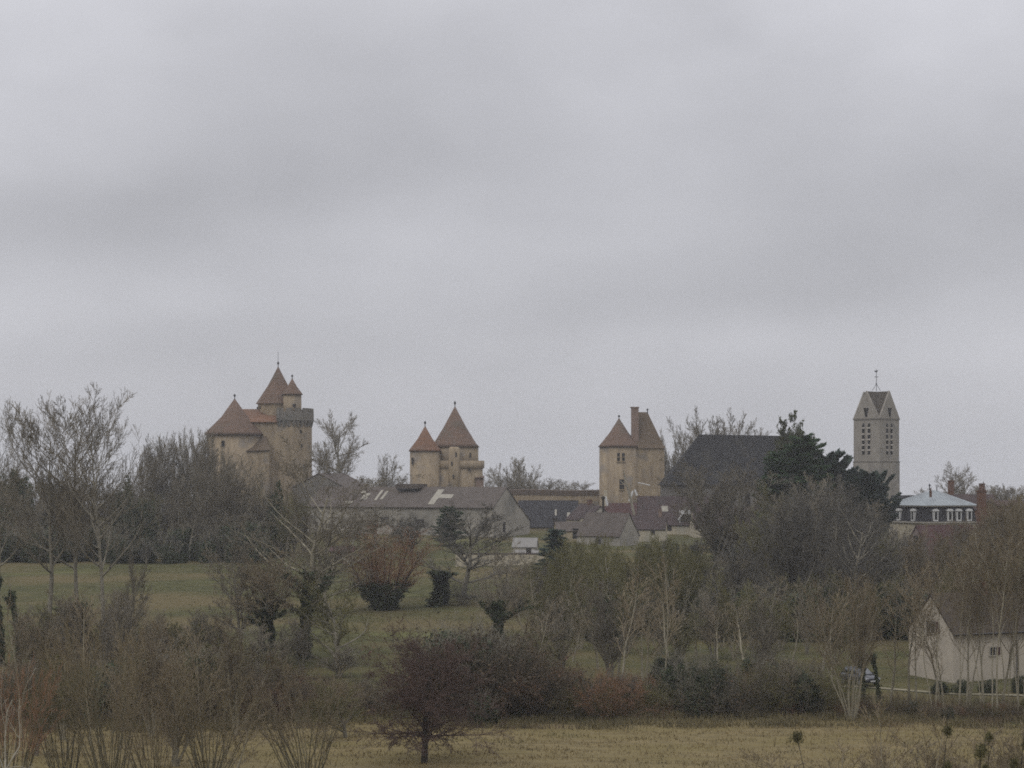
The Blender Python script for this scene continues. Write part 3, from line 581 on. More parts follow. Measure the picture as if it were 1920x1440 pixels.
b = MB(Mh); o = .3; zo = zE - o * (zR - zE) / (Wg / 2); b.slab([(-.12, -o, zo), (Lg + .12, -o, zo), (Lg + .12, Wg / 2, zR), (-.12, Wg / 2, zR)], .14); b.slab([(-.12, Wg / 2, zR - .01), (Lg + .12, Wg / 2, zR - .01), (Lg + .12, Wg + o, zo), (-.12, Wg + o, zo)], .14); rf = b.build('roof', mat('mossy_tile', (.070, .055, .040), (.045, .037, .028), 1.2, (.055, .055, .032)), r)
b = MB(Mh); b.box(5.5, 6.3, Wg / 2 - .3, Wg / 2 + .4, zR - .6, zR + .9); b.build('chimney', BRICK, rf)
def shutter_window(M_, face):
    u, z, ww, hh = face; b = MB(M_); b.box(u - ww / 2, u + ww / 2, -.05, .2, z, z + hh); wn = b.build('window', DARK, r)
    b = MB(M_); b.box(u - ww / 2 - .08, u - ww / 2, -.09, .1, z - .08, z + hh + .08); b.box(u + ww / 2, u + ww / 2 + .08, -.09, .1, z - .08, z + hh + .08); b.box(u - ww / 2, u + ww / 2, -.09, .1, z + hh, z + hh + .1); b.box(u - ww / 2 - .1, u + ww / 2 + .1, -.14, .1, z - .1, z); b.box(u - .03, u + .03, -.09, -.05, z, z + hh); b.build('frame', PLASTER, wn)
    b = MB(M_); b.box(u + ww / 2 + .09, u + ww / 2 + .55, -.1, -.05, z, z + hh); b.build('shutter', TILE_R, wn)
Ml = Mh @ Matrix.Translation((0, Wg / 2, 0)) @ Matrix.Rotation(-PI / 2, 4, 'Z')
shutter_window(Ml, (.1, HN.z(1191), 1.2, 1.05))
shutter_window(Mh, (4.4, HN.z(1232), .55, .7)); shutter_window(Mh, (11.5, HN.z(1242), .8, 1.1))
b = MB(Mh); b.bar((-.1, -.42, zE - .28), (Lg + .1, -.42, zE - .28), .07, n=6); b.bar((Lg * .42, -.1, zE - .3), (Lg * .42, -.1, .2), .05, n=6); b.build('gutter', LEAD, rf)
# path in front of it
def strip(name, pts, wd, m, dz, kind='structure'):
    V = []; Fc = []
    P = []
    for i in range(len(pts) - 1):
        for t in np.linspace(0, 1, 20, endpoint=(i == len(pts) - 2)): P.append((pts[i][0] * (1 - t) + pts[i + 1][0] * t, pts[i][1] * (1 - t) + pts[i + 1][1] * t))
    for i, (x, y) in enumerate(P):
        a = P[max(i - 1, 0)]; c = P[min(i + 1, len(P) - 1)]; d = Vector((c[0] - a[0], c[1] - a[1])).normalized(); nrm = Vector((-d.y, d.x))
        for s_ in np.linspace(-1, 1, 5):
            xx, yy = x + nrm.x * s_ * wd / 2, y + nrm.y * s_ * wd / 2; V.append((xx, yy, float(gz(xx, yy)) + dz))
    for i in range(len(P) - 1):
        for k in range(4): q = i * 5 + k; Fc.append((q, q + 1, q + 6, q + 5))
    o = link_mesh(name, mesh_np(name, V, Fc, True), m); tag(o, kind=kind); return o
strip('path', [(26.0, 168.5), (31, 168.0), (37, 164.0), (48, 161.5), (60, 161.5)], .9, PATHM, .06)

# --- the parked car
CB = mat('car_paint', (.045, .047, .055), (.04, .042, .05), 3, rough=.3, spec=.5); GL = mat('car_glass', (.03, .035, .04), (.02, .025, .03), 2, rough=.08, spec=.8)
TY = mat('tyre_rubber', (.02, .02, .02), (.015, .015, .015), 4); RIM = mat('wheel_rim', (.35, .35, .36), (.28, .28, .29), 4, rough=.4, metal=.6)
LAMP = mat('lamp_glass', (.6, .62, .65), (.5, .5, .52), 3, rough=.1, spec=.8); TAIL = mat('tail_lamp_glass', (.25, .02, .02), (.2, .02, .02), 3, rough=.2)
x, y, z = at(1612, 169.5, .05); car = empty('parked_car', (x, y, z), math.radians(-90 + 24)); tag(car, 'dark grey hatchback car parked on the path left of the white walled house', 'car')
# local x = forward; front towards the viewer and a little to the right
prof = [(-2.05, .35, .80), (-2.0, .32, .90), (-1.6, .28, .96), (-.8, .25, .98), (.6, .25, .96), (1.3, .28, .90), (1.85, .32, .78), (2.03, .38, .66)]
def loft(rings):
    vs = []; fs = []; n = len(rings[0])
    for rg in rings: vs += rg
    for i in range(len(rings) - 1):
        for k in range(n): fs.append((i * n + k, i * n + (k + 1) % n, (i + 1) * n + (k + 1) % n, (i + 1) * n + k))
    fs.append(tuple(reversed(range(n)))); fs.append(tuple((len(rings) - 1) * n + k for k in range(n)))
    return vs, fs
def ring(x, z0, z1, hw, top): return [(x, -hw * .92, z0), (x, -hw, z0 + .15), (x, -hw, z1 - .2), (x, -hw * top, z1), (x, hw * top, z1), (x, hw, z1 - .2), (x, hw, z0 + .15), (x, hw * .92, z0)]
b = MB(); v_, f_ = loft([ring(a, z0, z1, .87 - (.12 if abs(a) > 1.95 else .03 if abs(a) > 1.7 else 0), .88) for a, z0, z1 in prof]); b.add(v_, f_, True); b.build('body', CB, car)
b = MB(); v_, f_ = loft([[(a, -wv_, .93), (a + dx, -wv_ * .82, zt), (a + dx, wv_ * .82, zt), (a, wv_, .93)] for a, dx, zt, wv_ in ((-1.85, .25, 1.30, .74), (-1.3, .1, 1.46, .78), (-.3, 0, 1.50, .79), (.35, -.15, 1.44, .78), (1.1, -.15, 1.02, .74))]); b.add(v_, f_, True); b.build('cabin_glass', GL, car)
b = MB(); v_, f_ = loft([[(a, -wv_, zt - .03), (a, -wv_ * .9, zt + .03), (a, wv_ * .9, zt + .03), (a, wv_, zt - .03)] for a, zt, wv_ in ((-1.6, 1.33, .60), (-1.2, 1.47, .65), (-.3, 1.51, .66), (.22, 1.45, .64))]); b.add(v_, f_, True); b.build('roof', CB, car)
for sx_ in (-1.25, 1.28):
    for sy_ in (-1, 1):
        Mw = Matrix.Translation((sx_, sy_ * .80, .31)) @ Matrix.Rotation(PI / 2, 4, 'X')
        b = MB(Mw); b.lathe(0, 0, [(.24, -.1), (.31, -.09), (.32, 0), (.31, .09), (.24, .1)], 18); wh = b.build('wheel', TY, car)
        b = MB(Mw); b.lathe(0, 0, [(.2, -.115), (.2, .115)], 12, smooth=False); b.build('rim', RIM, wh)
for sy_ in (-.62, .62):
    b = MB(); b.box(1.86, 2.02, sy_ - .17, sy_ + .17, .60, .74); b.build('headlight', LAMP, car)
    b = MB(); b.box(-2.09, -1.98, sy_ - .12, sy_ + .12, .62, .85); b.build('tail_light', TAIL, car)
    b = MB(); b.box(.55, .72, sy_ * 1.5 - .08, sy_ * 1.5 + .08, .98, 1.1); b.build('mirror', CB, car)
b = MB(); b.box(2.0, 2.06, -.26, .26, .42, .53); b.build('number_plate', WPAINT, car)
b = MB(); b.box(1.95, 2.045, -.45, .45, .56, .66); b.build('grille', DARK, car)
#TREES#
# ------------------------------------------------------------------ vegetation builders
def tubes(segs, k):
    """segs (n,8): x0 y0 z0 r0 x1 y1 z1 r1 -> vertices and quads of k-sided frusta"""
    S = np.asarray(segs, float); a, ra, b_, rb = S[:, :3], S[:, 3], S[:, 4:7], S[:, 7]
    d = b_ - a; ln = np.linalg.norm(d, axis=1, keepdims=True); d = d / np.maximum(ln, 1e-6)
    ref = np.where(np.abs(d[:, 2:3]) > .9, np.array([[1., 0, 0]]), np.array([[0, 0, 1.]]))
    u = np.cross(d, ref); u /= np.linalg.norm(u, axis=1, keepdims=True); v = np.cross(d, u)
    b_ = b_ + d * rb[:, None] * .5
    t = 2 * PI * np.arange(k) / k; c, s = np.cos(t), np.sin(t)
    ring = u[:, None, :] * c[None, :, None] + v[:, None, :] * s[None, :, None]
    V = np.concatenate([a[:, None] + ring * ra[:, None, None], b_[:, None] + ring * rb[:, None, None]], 1)
    n = len(S); base = (np.arange(n) * 2 * k)[:, None, None]; i = np.arange(k)
    q = np.stack([i, (i + 1) % k, k + (i + 1) % k, k + i], 1)[None]
    return V.reshape(-1, 3), (base + q).reshape(-1, 4)
def leafquads(P, size, rng, flat=0.0, length=1.6, D=None):
    n = len(P); A = rng.normal(size=(n, 3)) if D is None else D + rng.normal(size=(n, 3)) * .35
    A /= np.linalg.norm(A, axis=1, keepdims=True)
    B = rng.normal(size=(n, 3)); B[:, 2] *= (1 - flat); B -= A * (A * B).sum(1, keepdims=True); B /= np.linalg.norm(B, axis=1, keepdims=True)
    s = size * rng.uniform(.6, 1.3, (n, 1)); A = A * s * length; B = B * s
    V = np.stack([P - A, P + B * .6, P + A, P - B * .6], 1).reshape(-1, 3)
    return V, np.arange(4 * n).reshape(n, 4)

def grow(seed, H, r0, LV, stems=1, spread=0., fork=None, base_r=.0, rmin=.012, lean=(0, 0)):
    """LV: per level dict(seg, n, ang, ratio, up, wan, start, taper)."""
    R = random.Random(seed); rnd, gau = R.random, R.gauss; out = [[] for _ in LV]
    def run(x, y, z, dx, dy, dz, Ln, r, lv):
        P = LV[lv]; sg = P['seg']; st = Ln / sg; up = P['up']; wan = P['wan']; o = out[lv]; last = lv == len(LV) - 1
        nc = 0 if last else LV[lv + 1]['n']; start = P.get('start', .2); tp = P.get('taper', .9); acc = rnd()
        per = nc / max(sg * (1 - start), .5); ph = rnd() * 6.283
        for i in range(sg):
            t0 = i / sg; t1 = (i + 1) / sg
            dx += gau(0, wan); dy += gau(0, wan); dz += gau(0, wan) * .6 + up
            m = math.sqrt(dx * dx + dy * dy + dz * dz); dx /= m; dy /= m; dz /= m
            x1, y1, z1 = x + dx * st, y + dy * st, z + dz * st
            ra, rb = max(r * (1 - tp * t0), rmin * .8), max(r * (1 - tp * t1), rmin * .55)
            o.append((x, y, z, ra, x1, y1, z1, rb))
            if not last and t1 > start:
                Q = LV[lv + 1]; acc += per * min(1, (t1 - start) * sg)
                while acc >= 1:
                    acc -= 1; f = rnd(); bx, by, bz = x + (x1 - x) * f, y + (y1 - y) * f, z + (z1 - z) * f
                    ph += 2.4 + gau(0, .4); an = Q['ang'] * (1 + gau(0, .22))
                    # a vector perpendicular to the parent
                    if abs(dz) > .9: ux, uy, uz = 1 - dx * dx, -dx * dy, -dx * dz
                    else: ux, uy, uz = -dz * dx, -dz * dy, 1 - dz * dz
                    m = math.sqrt(ux * ux + uy * uy + uz * uz) or 1; ux /= m; uy /= m; uz /= m
                    vx, vy, vz = dy * uz - dz * uy, dz * ux - dx * uz, dx * uy - dy * ux
                    c, s = math.cos(ph), math.sin(ph); wx, wy, wz = ux * c + vx * s, uy * c + vy * s, uz * c + vz * s
                    ca, sa = math.cos(an), math.sin(an); tt = t0 + (t1 - t0) * f
                    sh = P.get('shape', .5)
                    cl = Ln * Q['ratio'] * (1 - sh * tt) * R.uniform(.65, 1.2)
                    run(bx, by, bz, dx * ca + wx * sa, dy * ca + wy * sa, dz * ca + wz * sa, cl, max(rb * Q.get('rr', .6), rmin * .8), lv + 1)
            x, y, z = x1, y1, z1
    for s in range(stems):
        a = 6.283 * (s + R.uniform(-.3, .3)) / stems; sp = spread * (R.uniform(.35, 1.15) if stems > 1 else 1)
        dx, dy = math.cos(a) * math.sin(sp), math.sin(a) * math.sin(sp)
        if stems == 1: dx, dy = lean
        hh = H * (R.uniform(.75, 1.0) if stems > 1 else 1)
        run(math.cos(a) * base_r * rnd(), math.sin(a) * base_r * rnd(), -.25, dx, dy, math.sqrt(max(1 - dx * dx - dy * dy, .1)), hh, r0 * (R.uniform(.6, 1) if stems > 1 else 1), 0)
    return out
def lv(seg, n=0, ang=.7, ratio=.5, up=.05, wan=.08, start=.2, taper=.9, shape=.5, rr=.6):
    return dict(seg=seg, n=n, ang=ang, ratio=ratio, up=up, wan=wan, start=start, taper=taper, shape=shape, rr=rr)

PROTO = {}
def make_tree(key, out, nthick, bark, twig, name, ivy=None, leaves=None, seed=0):
    """ivy: (z0, z1, radius, n); leaves: (material, n, size) strewn along the finest shoots"""
    rng = np.random.default_rng(seed); S = [s for l in out for s in l]; top = max(max(s[2], s[6]) for s in S)
    tk = [s for l in out[:nthick] for s in l]; fn = [s for l in out[nthick:] for s in l]
    root = empty(name, (0, 0, 0)); V, Q = tubes(tk, 6); link_mesh('trunk', mesh_np('trunk', V, Q, True), bark, root)
    if fn:
        V, Q = tubes(fn, 3); link_mesh('crown', mesh_np('crown', V, Q), twig, root)
    if ivy:
        z0, z1, rad, n = ivy; A = [s for s in out[0] if s[2] < z1 and s[6] > z0 - .5]; A1 = [s for s in (out[1] if len(out) > 1 else []) if s[6] < z1 * 1.15]; R1 = random.Random(seed); R1.shuffle(A1); A = np.array(A * max(1, int(len(A1[:60]) * 1.5 / max(len(A), 1))) + A1[:60]); k = rng.integers(0, len(A), n); f = rng.random((n, 1))
        P = A[k, :3] * (1 - f) + A[k, 4:7] * f; th = rng.uniform(0, 2 * PI, n); lump = (.72 + .3 * np.sin(P[:, 2] * 2.1 + 1.9 * np.cos(th + seed)) * np.sin(P[:, 2] * .8 + seed)) * (1.1 - .45 * np.clip(P[:, 2] / z1, 0, 1))
        rr = rad * rng.random(n) ** .8 * np.maximum(lump, .08); P[:, 0] += np.cos(th) * rr; P[:, 1] += np.sin(th) * rr; P = P[(P[:, 2] < z1) & (P[:, 2] > 0)]
        P += rng.normal(size=P.shape) * .10; V, Q = leafquads(P, .13, rng); link_mesh('ivy', mesh_np('ivy', V, Q), IVY, root)
    if leaves:
        m_, n, sz = leaves; A = np.array(fn); k = rng.integers(0, len(A), n); f = rng.random((n, 1)); P = A[k, :3] * (1 - f) + A[k, 4:7] * f + rng.normal(size=(n, 3)) * sz * .6
        V, Q = leafquads(P, sz, rng); link_mesh('foliage', mesh_np('foliage', V, Q), m_, root)
    root['h'] = float(top * .35 + .65 * np.percentile([s[6] for s in S], 98)); root['w'] = float(np.percentile([abs(s[4]) for s in S], 94)); PROTO.setdefault(key, []).append([root, False]); return root

def blob_points(n, rng, W, D, H, lumps=14, shell=.55, flatbot=True):
    """points spread through an uneven lumpy crown W x D x H standing on z=0"""
    c = rng.normal(size=(lumps, 3)); c /= np.linalg.norm(c, axis=1, keepdims=True); c *= rng.uniform(.25, .85, (lumps, 1)); c[:, 2] = np.abs(c[:, 2]) * 1.0 - .15
    rad = rng.uniform(.22, .42, lumps); k = rng.integers(0, lumps, n); d = rng.normal(size=(n, 3)); d /= np.linalg.norm(d, axis=1, keepdims=True)
    P = c[k] + d * (rad[k] * (shell + (1 - shell) * rng.random(n)))[:, None]
    P[:, 2] = np.clip(P[:, 2], -.25, 2); P[:, 0] *= W / 2; P[:, 1] *= D / 2; P[:, 2] = (P[:, 2] + .25) / 1.2 * H
    return P
def make_bush(key, name, W, H, n, size, m, seed, twig=None, lumps=14):
    rng = np.random.default_rng(seed); P = blob_points(n, rng, W, W * .9, H, lumps); root = empty(name, (0, 0, 0))
    V, Q = leafquads(P, size, rng); link_mesh('foliage', mesh_np('foliage', V, Q), m, root)
    o = grow(seed, H * 1.12, .05, [lv(6, up=.02, wan=.14), lv(4, n=8, ang=.7, ratio=.4), lv(3, n=6, ang=.8, ratio=.5)], stems=16, spread=.7, rmin=.012)
    V, Q = tubes([s for l in o for s in l], 3); link_mesh('stem', mesh_np('stem', V, Q), twig or B_GREY, root)
    root['h'] = float(np.percentile(P[:, 2], 99.7)) * 1.05; root['w'] = W / 2; PROTO.setdefault(key, []).append([root, False]); return root
def make_conifer(key, name, H, R0, n_br, seed, m, shape='cedar', per=170, tip=.28):
    rng = np.random.default_rng(seed); root = empty(name, (0, 0, 0)); R = random.Random(seed); seg = []; P = []; D = []
    seg.append((0, 0, -.3, H * .02, 0, 0, H * .5, H * .012)); seg.append((0, 0, H * .5, H * .012, 0, 0, H * .98, .02))
    for i in range(n_br):
        t = .10 + .88 * (i + R.random()) / n_br; a = i * 2.4 + R.gauss(0, .3)
        L_ = R.uniform(.62, 1.22) * R0 * ((1 - t) ** .62 if shape == 'cedar' else (1 - t) ** .45 if shape == 'fluffy' else (1 - t) ** .8) * R.uniform(.72, 1.15) + .4
        rise = {'cedar': .50, 'pine': .12, 'yew': .9, 'fluffy': .35}[shape] + R.gauss(0, .12); p = Vector((0, 0, H * t * .93)); d = Vector((math.cos(a), math.sin(a), rise)).normalized(); k = 6
        for j in range(k):
            d = (d + Vector((R.gauss(0, .07), R.gauss(0, .07), R.gauss(0, .05) + (.05 if shape == 'cedar' else -.02)))).normalized()
            q = p + d * L_ / k; seg.append((*p, .07 * (1 - j / k) + .02, *q, .07 * (1 - (j + 1) / k) + .012))
            # flat sprays either side of the branch
            side = d.cross(Vector((0, 0, 1))).normalized(); wd = L_ * .30 * (1 - .55 * (j + .5) / k) + .25; cnt = int(per / k * (.6 + L_ / R0))
            f = rng.random((cnt, 1)); s_ = rng.uniform(-1, 1, (cnt, 1)); base = np.array(p) + (np.array(q) - np.array(p)) * f
            pts = base + np.array(side) * s_ * wd + np.array(d) * np.abs(s_) * wd * .7; pts[:, 2] += rng.normal(0, .10, cnt) + np.abs(s_[:, 0]) * .12
            P.append(pts); D.append(np.array(d) + np.array(side) * s_ * .8); p = q
        cnt = int(per * .15); f = rng.random((cnt, 1)); P.append(np.array(p) + np.array(d) * f * .9 + rng.normal(0, .12, (cnt, 3))); D.append(np.tile(np.array(d), (cnt, 1)))
    P = np.concatenate(P); D = np.concatenate(D); V, Q = leafquads(P, tip * .5, rng, .3, 2.6, D); V2, Q2 = tubes(seg, 5)
    link_mesh('trunk', mesh_np('trunk', V2, Q2), B_DARK, root); link_mesh('foliage', mesh_np('foliage', V, Q), m, root)
    root['h'] = float(H); root['w'] = R0; PROTO.setdefault(key, []).append([root, False]); return root

RP = random.Random(77); USED = {}
def place(key, px, Yd, top, label, cat='tree', group=None, width=None, variant=None, rot=None, dz=0., name=None, height=None, tilt=0.):
    """one plant at image column px, Yd metres away, its top reaching image row top (or a height in metres); width in image pixels"""
    vs_ = PROTO[key]; i = USED.get(key, -1) + 1; USED[key] = i; e = vs_[(variant if variant is not None else i) % len(vs_)]
    root = e[0]
    if e[1]: o = copy_tree(root)
    else: o = root; e[1] = True
    x, y, z = at(px, Yd, dz); Ht = height if height else zat(top, Yd) - z; s = Ht / root['h']
    sw = s * RP.uniform(.9, 1.1) if width is None else (width / 2 * Yd / F) / root['w']
    o.location = (x, y, z); o.scale = (sw, sw, s); o.rotation_euler = (0, 0, RP.uniform(0, 6.28) if rot is None else rot)
    if tilt: o.rotation_euler = (tilt * math.cos(px), tilt * math.sin(px * 1.7), o.rotation_euler.z)
    if group is None and 'group' in o.keys(): del o['group']
    tag(o, label, cat, group)
    if name: o.name = name
    elif cat == 'bush' and 'tree' in o.name: o.name = 'bare_bush' if 'bare' in o.name else 'leafy_bush'
    return o
def fill(keys, a, b, Y0, Y1, n, tops, label, cat='tree', group=None, seed=1, jit=18, width=None):
    """tops: list of (px, row) the crowns reach, interpolated"""
    R = random.Random(seed); tx = [p for p, _ in tops]; ty = [q for _, q in tops]
    for i in range(n):
        px = a + (b - a) * (i + R.random()) / n; Yd = R.uniform(Y0, Y1); tp = float(np.interp(px, tx, ty)) + R.uniform(-.3, 1) * jit
        place(keys[i % len(keys)], px, Yd, tp, label, cat, group, width=width)

# ------------------------------------------------------------------ kinds of plant
def K_poplar(s, bark, twig, key, **kw):
    o = grow(s, 24, .30, [lv(14, up=.03, wan=.03, start=.36, taper=.86, shape=.35), lv(9, n=24, ang=.95, ratio=.42, up=.10, wan=.06, start=.15, shape=.35, rr=.72), lv(6, n=11, ang=.6, ratio=.42, up=.09, wan=.08, start=.12, rr=.72), lv(4, n=6, ang=.5, ratio=.6, up=.08, wan=.06, start=.1), lv(2, n=3, ang=.5, ratio=.55, up=.05)], rmin=.022, lean=kw.pop('lean', (0, 0)))
    return make_tree(key, o, 2, bark, twig, 'bare_tree', seed=s, **kw)
for s in (1, 2, 3): K_poplar(s, B_GREY, T_GREY, 'poplar')
def K_round(s, bark, twig, key, H=14, st=.22, ang=.95, name='bare_tree', rmin=.021, dens=1.15, **kw):
    o = grow(s, H * .85, H * .022, [lv(9, up=.02, wan=.07, start=st, taper=.75, shape=.3), lv(8, n=int(15 * dens), ang=ang, ratio=.62, up=.055, wan=.11, start=.15, shape=.5, rr=.75), lv(5, n=12, ang=.65, ratio=.46, up=.07, wan=.10, start=.1), lv(4, n=8, ang=.6, ratio=.52, up=.06, wan=.09, start=.1), lv(2, n=4, ang=.55, ratio=.55, up=.03, wan=.08)], rmin=rmin)
    return make_tree(key, o, 2, bark, twig, name, seed=s, **kw)
for s in (11, 12, 13): K_round(s, B_GREY, T_GREY, 'round')
for s in (14, 15): K_round(s, B_GREY, T_BLUE, 'roundb')
for s in (16, 17): K_round(s, B_GREY, T_OLV, 'mossy', H=12, st=.15, ang=.7, leaves=None)
def K_up(s, bark, twig, key, H=13, stems=5, spread=.22, rmin=.020, name='bare_tree', n1=14, n2=10, n3=9, **kw):
    o = grow(s, H, H * .0145, [lv(10, up=.03, wan=.07, start=.18, taper=.9, shape=.5), lv(6, n=n1, ang=.55, ratio=.38, up=.08, wan=.10, start=.15, rr=.8), lv(4, n=n2, ang=.55, ratio=.5, up=.06, wan=.09, start=.1), lv(2, n=n3, ang=.5, ratio=.5, up=.03, wan=.07)], stems=stems, spread=spread, base_r=.25, rmin=rmin)
    return make_tree(key, o, 2, bark, twig, name, seed=s, **kw)
for s in (21, 22, 23): K_up(s, B_GREY, T_GREY, 'up')
for s in (24, 25): K_up(s, B_GREY, T_BLUE, 'upb', stems=7, spread=.3)
for s in (26, 27): K_up(s, B_PALE, T_BRN, 'upbrown', stems=6, spread=.22)
for s in (28, 29): K_up(s, B_PALE, T_OLV, 'upmoss', stems=6, spread=.3)
K_up(30, B_GREY, T_ORG, 'uporg', stems=8, spread=.25); K_up(31, B_GREY, T_ORG, 'uporg', stems=8, spread=.3)
for s in (33, 34): K_up(s, B_GREY, T_GREY, 'dome', H=10, stems=11, spread=.80, rmin=.022)
K_up(32, B_GREY, T_GREY, 'fan', H=16, stems=9, spread=.32)
def K_sap(s, bark, twig, key, H=9, stems=1, r=.065, **kw):
    o = grow(s, H, r, [lv(9, up=.02, wan=.035, start=.35, taper=.85), lv(5, n=18, ang=.5, ratio=.34, up=.08, wan=.07), lv(3, n=9, ang=.5, ratio=.45, up=.05, wan=.1)], stems=stems, spread=.2, rmin=.015, base_r=.3)
    return make_tree(key, o, 1, bark, twig, 'sapling', seed=s, **kw)
for s in (41, 42, 43): K_sap(s, B_PALE, T_BRN, 'sap')
for s in (141, 142): 
    o = grow(s, 12, .085, [lv(10, up=.02, wan=.05, start=.48, taper=.8), lv(6, n=16, ang=.55, ratio=.34, up=.07, wan=.09, rr=.7), lv(4, n=9, ang=.6, ratio=.42, up=.05, wan=.12), lv(2, n=5, ang=.6, ratio=.45)], rmin=.017, stems=2, spread=.12, base_r=.3); make_tree('sapt', o, 2, B_PALE, T_BRN, 'bare_tree', seed=s)
K_sap(44, B_PALE, T_BRN, 'stems', H=11.5, stems=11, r=.075)
for s in (45, 46): K_sap(s, B_GREY, T_BRN, 'sapclump', H=8, leaves=(IVYG, 60, .11))
# near coppice shrubs with many shoots from the ground
def K_cop(s, twig, key, H=6.5, stems=30, spread=.62, **kw):
    o = grow(s, H, .045, [lv(10, up=.045, wan=.095, start=.28, taper=.75, shape=.4), lv(5, n=8, ang=.6, ratio=.30, up=.05, wan=.14), lv(3, n=6, ang=.6, ratio=.45, up=.05, wan=.12)], stems=stems, spread=spread, base_r=1.1, rmin=.012)
    return make_tree(key, o, 1, kw.pop('bark', B_OLV), twig, 'coppice_shrub', seed=s, **kw)
for s in (51, 52, 53): K_cop(s, T_ORG, 'coppice')
for s in (54, 55): K_cop(s, T_BRN, 'coppiceb')
K_cop(56, T_RED, 'coppicer', H=5)
def K_clump(s, n):
    R = random.Random(s); rng = np.random.default_rng(s); o = grow(s, 9, .085, [lv(10, up=.01, wan=.05, start=.55, taper=.8), lv(5, n=n, ang=.6, ratio=.22, up=.05, wan=.07, rr=.8)], rmin=.028, lean=(.1, 0)); root = empty('sapling', (0, 0, 0))
    V, Q = tubes([q for l in o for q in l], 5); link_mesh('stem', mesh_np('stem', V, Q), B_DARK, root)
    tips = [o[0][-1][4:7]] + [o[1][i][4:7] for i in range(4, len(o[1]), 5)]; P = []
    for tp in tips[:n]:
        d = rng.normal(size=(300, 3)); d /= np.linalg.norm(d, axis=1, keepdims=True); P.append(np.array(tp) + d * (R.uniform(.24, .46) * rng.random((300, 1)) ** .9 * 1.25) * np.array([1, 1, .8]) * (1 + .35 * np.sin(d[:, :1] * 5 + d[:, 2:3] * 4)))
    V, Q = leafquads(np.concatenate(P), .05, rng, length=2.6); link_mesh('leaf_clump', mesh_np('leaf_clump', V, Q), CLUMP, root)
    root['h'] = float(max(q[6] for q in o[0]) + .3); root['w'] = 1.6; PROTO.setdefault('clump', []).append([root, False])
CLUMP = mat('clump_leaf', (.120, .110, .045), (.070, .066, .032), .8, rnd=.2)
for s in (47, 48, 49): K_clump(s, 3)
# the purple brown ball shaped tree: short trunk, dense round crown
o = grow(61, 5.6, .17, [lv(7, up=.02, wan=.05, start=.22, taper=.7, shape=.25), lv(7, n=40, ang=1.25, ratio=.62, up=.035, wan=.1, start=.1, shape=.35), lv(4, n=14, ang=.75, ratio=.42, up=.02, wan=.15), lv(3, n=9, ang=.75, ratio=.5, up=.0, wan=.2), lv(2, n=4, ang=.8, ratio=.45, wan=.2)], rmin=.012)
make_tree('ball', o, 1, B_DARK, T_PUR, 'round_tree', seed=61)
# pollards
o = grow(62, 9, .16, [lv(7, up=.05, wan=.06, start=.25, taper=.9, shape=.3), lv(6, n=14, ang=.65, ratio=.42, up=.05, wan=.09), lv(4, n=9, ang=.65, ratio=.45, up=.03, wan=.13), lv(2, n=6, ang=.6, ratio=.45)], stems=16, spread=.62, base_r=.9, rmin=.014)
make_tree('pollard', o, 1, B_DARK, T_RED, 'pollard_tree', seed=62, ivy=(0, 3.0, 1.15, 5200))
o = grow(63, 6, .12, [lv(8, up=-.06, wan=.05, start=.15, taper=.9, shape=.2), lv(8, n=16, ang=.8, ratio=.6, up=-.13, wan=.08), lv(6, n=8, ang=.5, ratio=.55, up=-.16, wan=.08)], stems=9, spread=.5, base_r=.4, rmin=.013)
make_tree('weeping', o, 1, B_GREY, T_BLUE, 'weeping_tree', seed=63)
# ivy clad trees
def K_ivy(s, key, H, r, iv, twig=T_GREY, st=.42, lean=(0, 0), n1=20, bark=None):
    o = grow(s, H, r, [lv(12, up=.02, wan=.05, start=st, taper=.8, shape=.35), lv(8, n=n1, ang=.95, ratio=.55, up=.05, wan=.10, start=.12), lv(5, n=11, ang=.7, ratio=.42, up=.04, wan=.12), lv(4, n=7, ang=.7, ratio=.45, up=.02, wan=.14), lv(2, n=5, ang=.7, ratio=.45)], rmin=.023, lean=lean)
    return make_tree(key, o, 2, bark or B_GREY, twig, 'ivy_clad_tree', ivy=iv, seed=s)
K_ivy(71, 'bigivy', 19, .36, (0, 10.0, .75, 8000), T_GREY, .30, n1=24, bark=B_PALE)
K_ivy(72, 'ivya', 11, .24, (0, 6.8, .55, 4200), T_BRN, .42, (.12, 0)); K_ivy(73, 'ivyb', 10, .22, (0, 7.4, .6, 4200), T_BRN, .5, (-.05, 0))
K_ivy(74, 'ivyc', 13, .25, (0, 8.6, .85, 11000), T_GREY, .42)
# a bare trunk wrapped in ivy, few side shoots
for s in (75, 76):
    o = grow(s, 7, .16, [lv(10, up=.01, wan=.05, start=.55, taper=.8), lv(5, n=7, ang=.7, ratio=.32, up=.05), lv(3, n=5, ang=.6, ratio=.5)], rmin=.014, lean=(.08, 0)); make_tree('stub', o, 1, B_GREY, T_BRN, 'ivy_clad_stump', ivy=(0, 5.8, .42, 2000), seed=s)
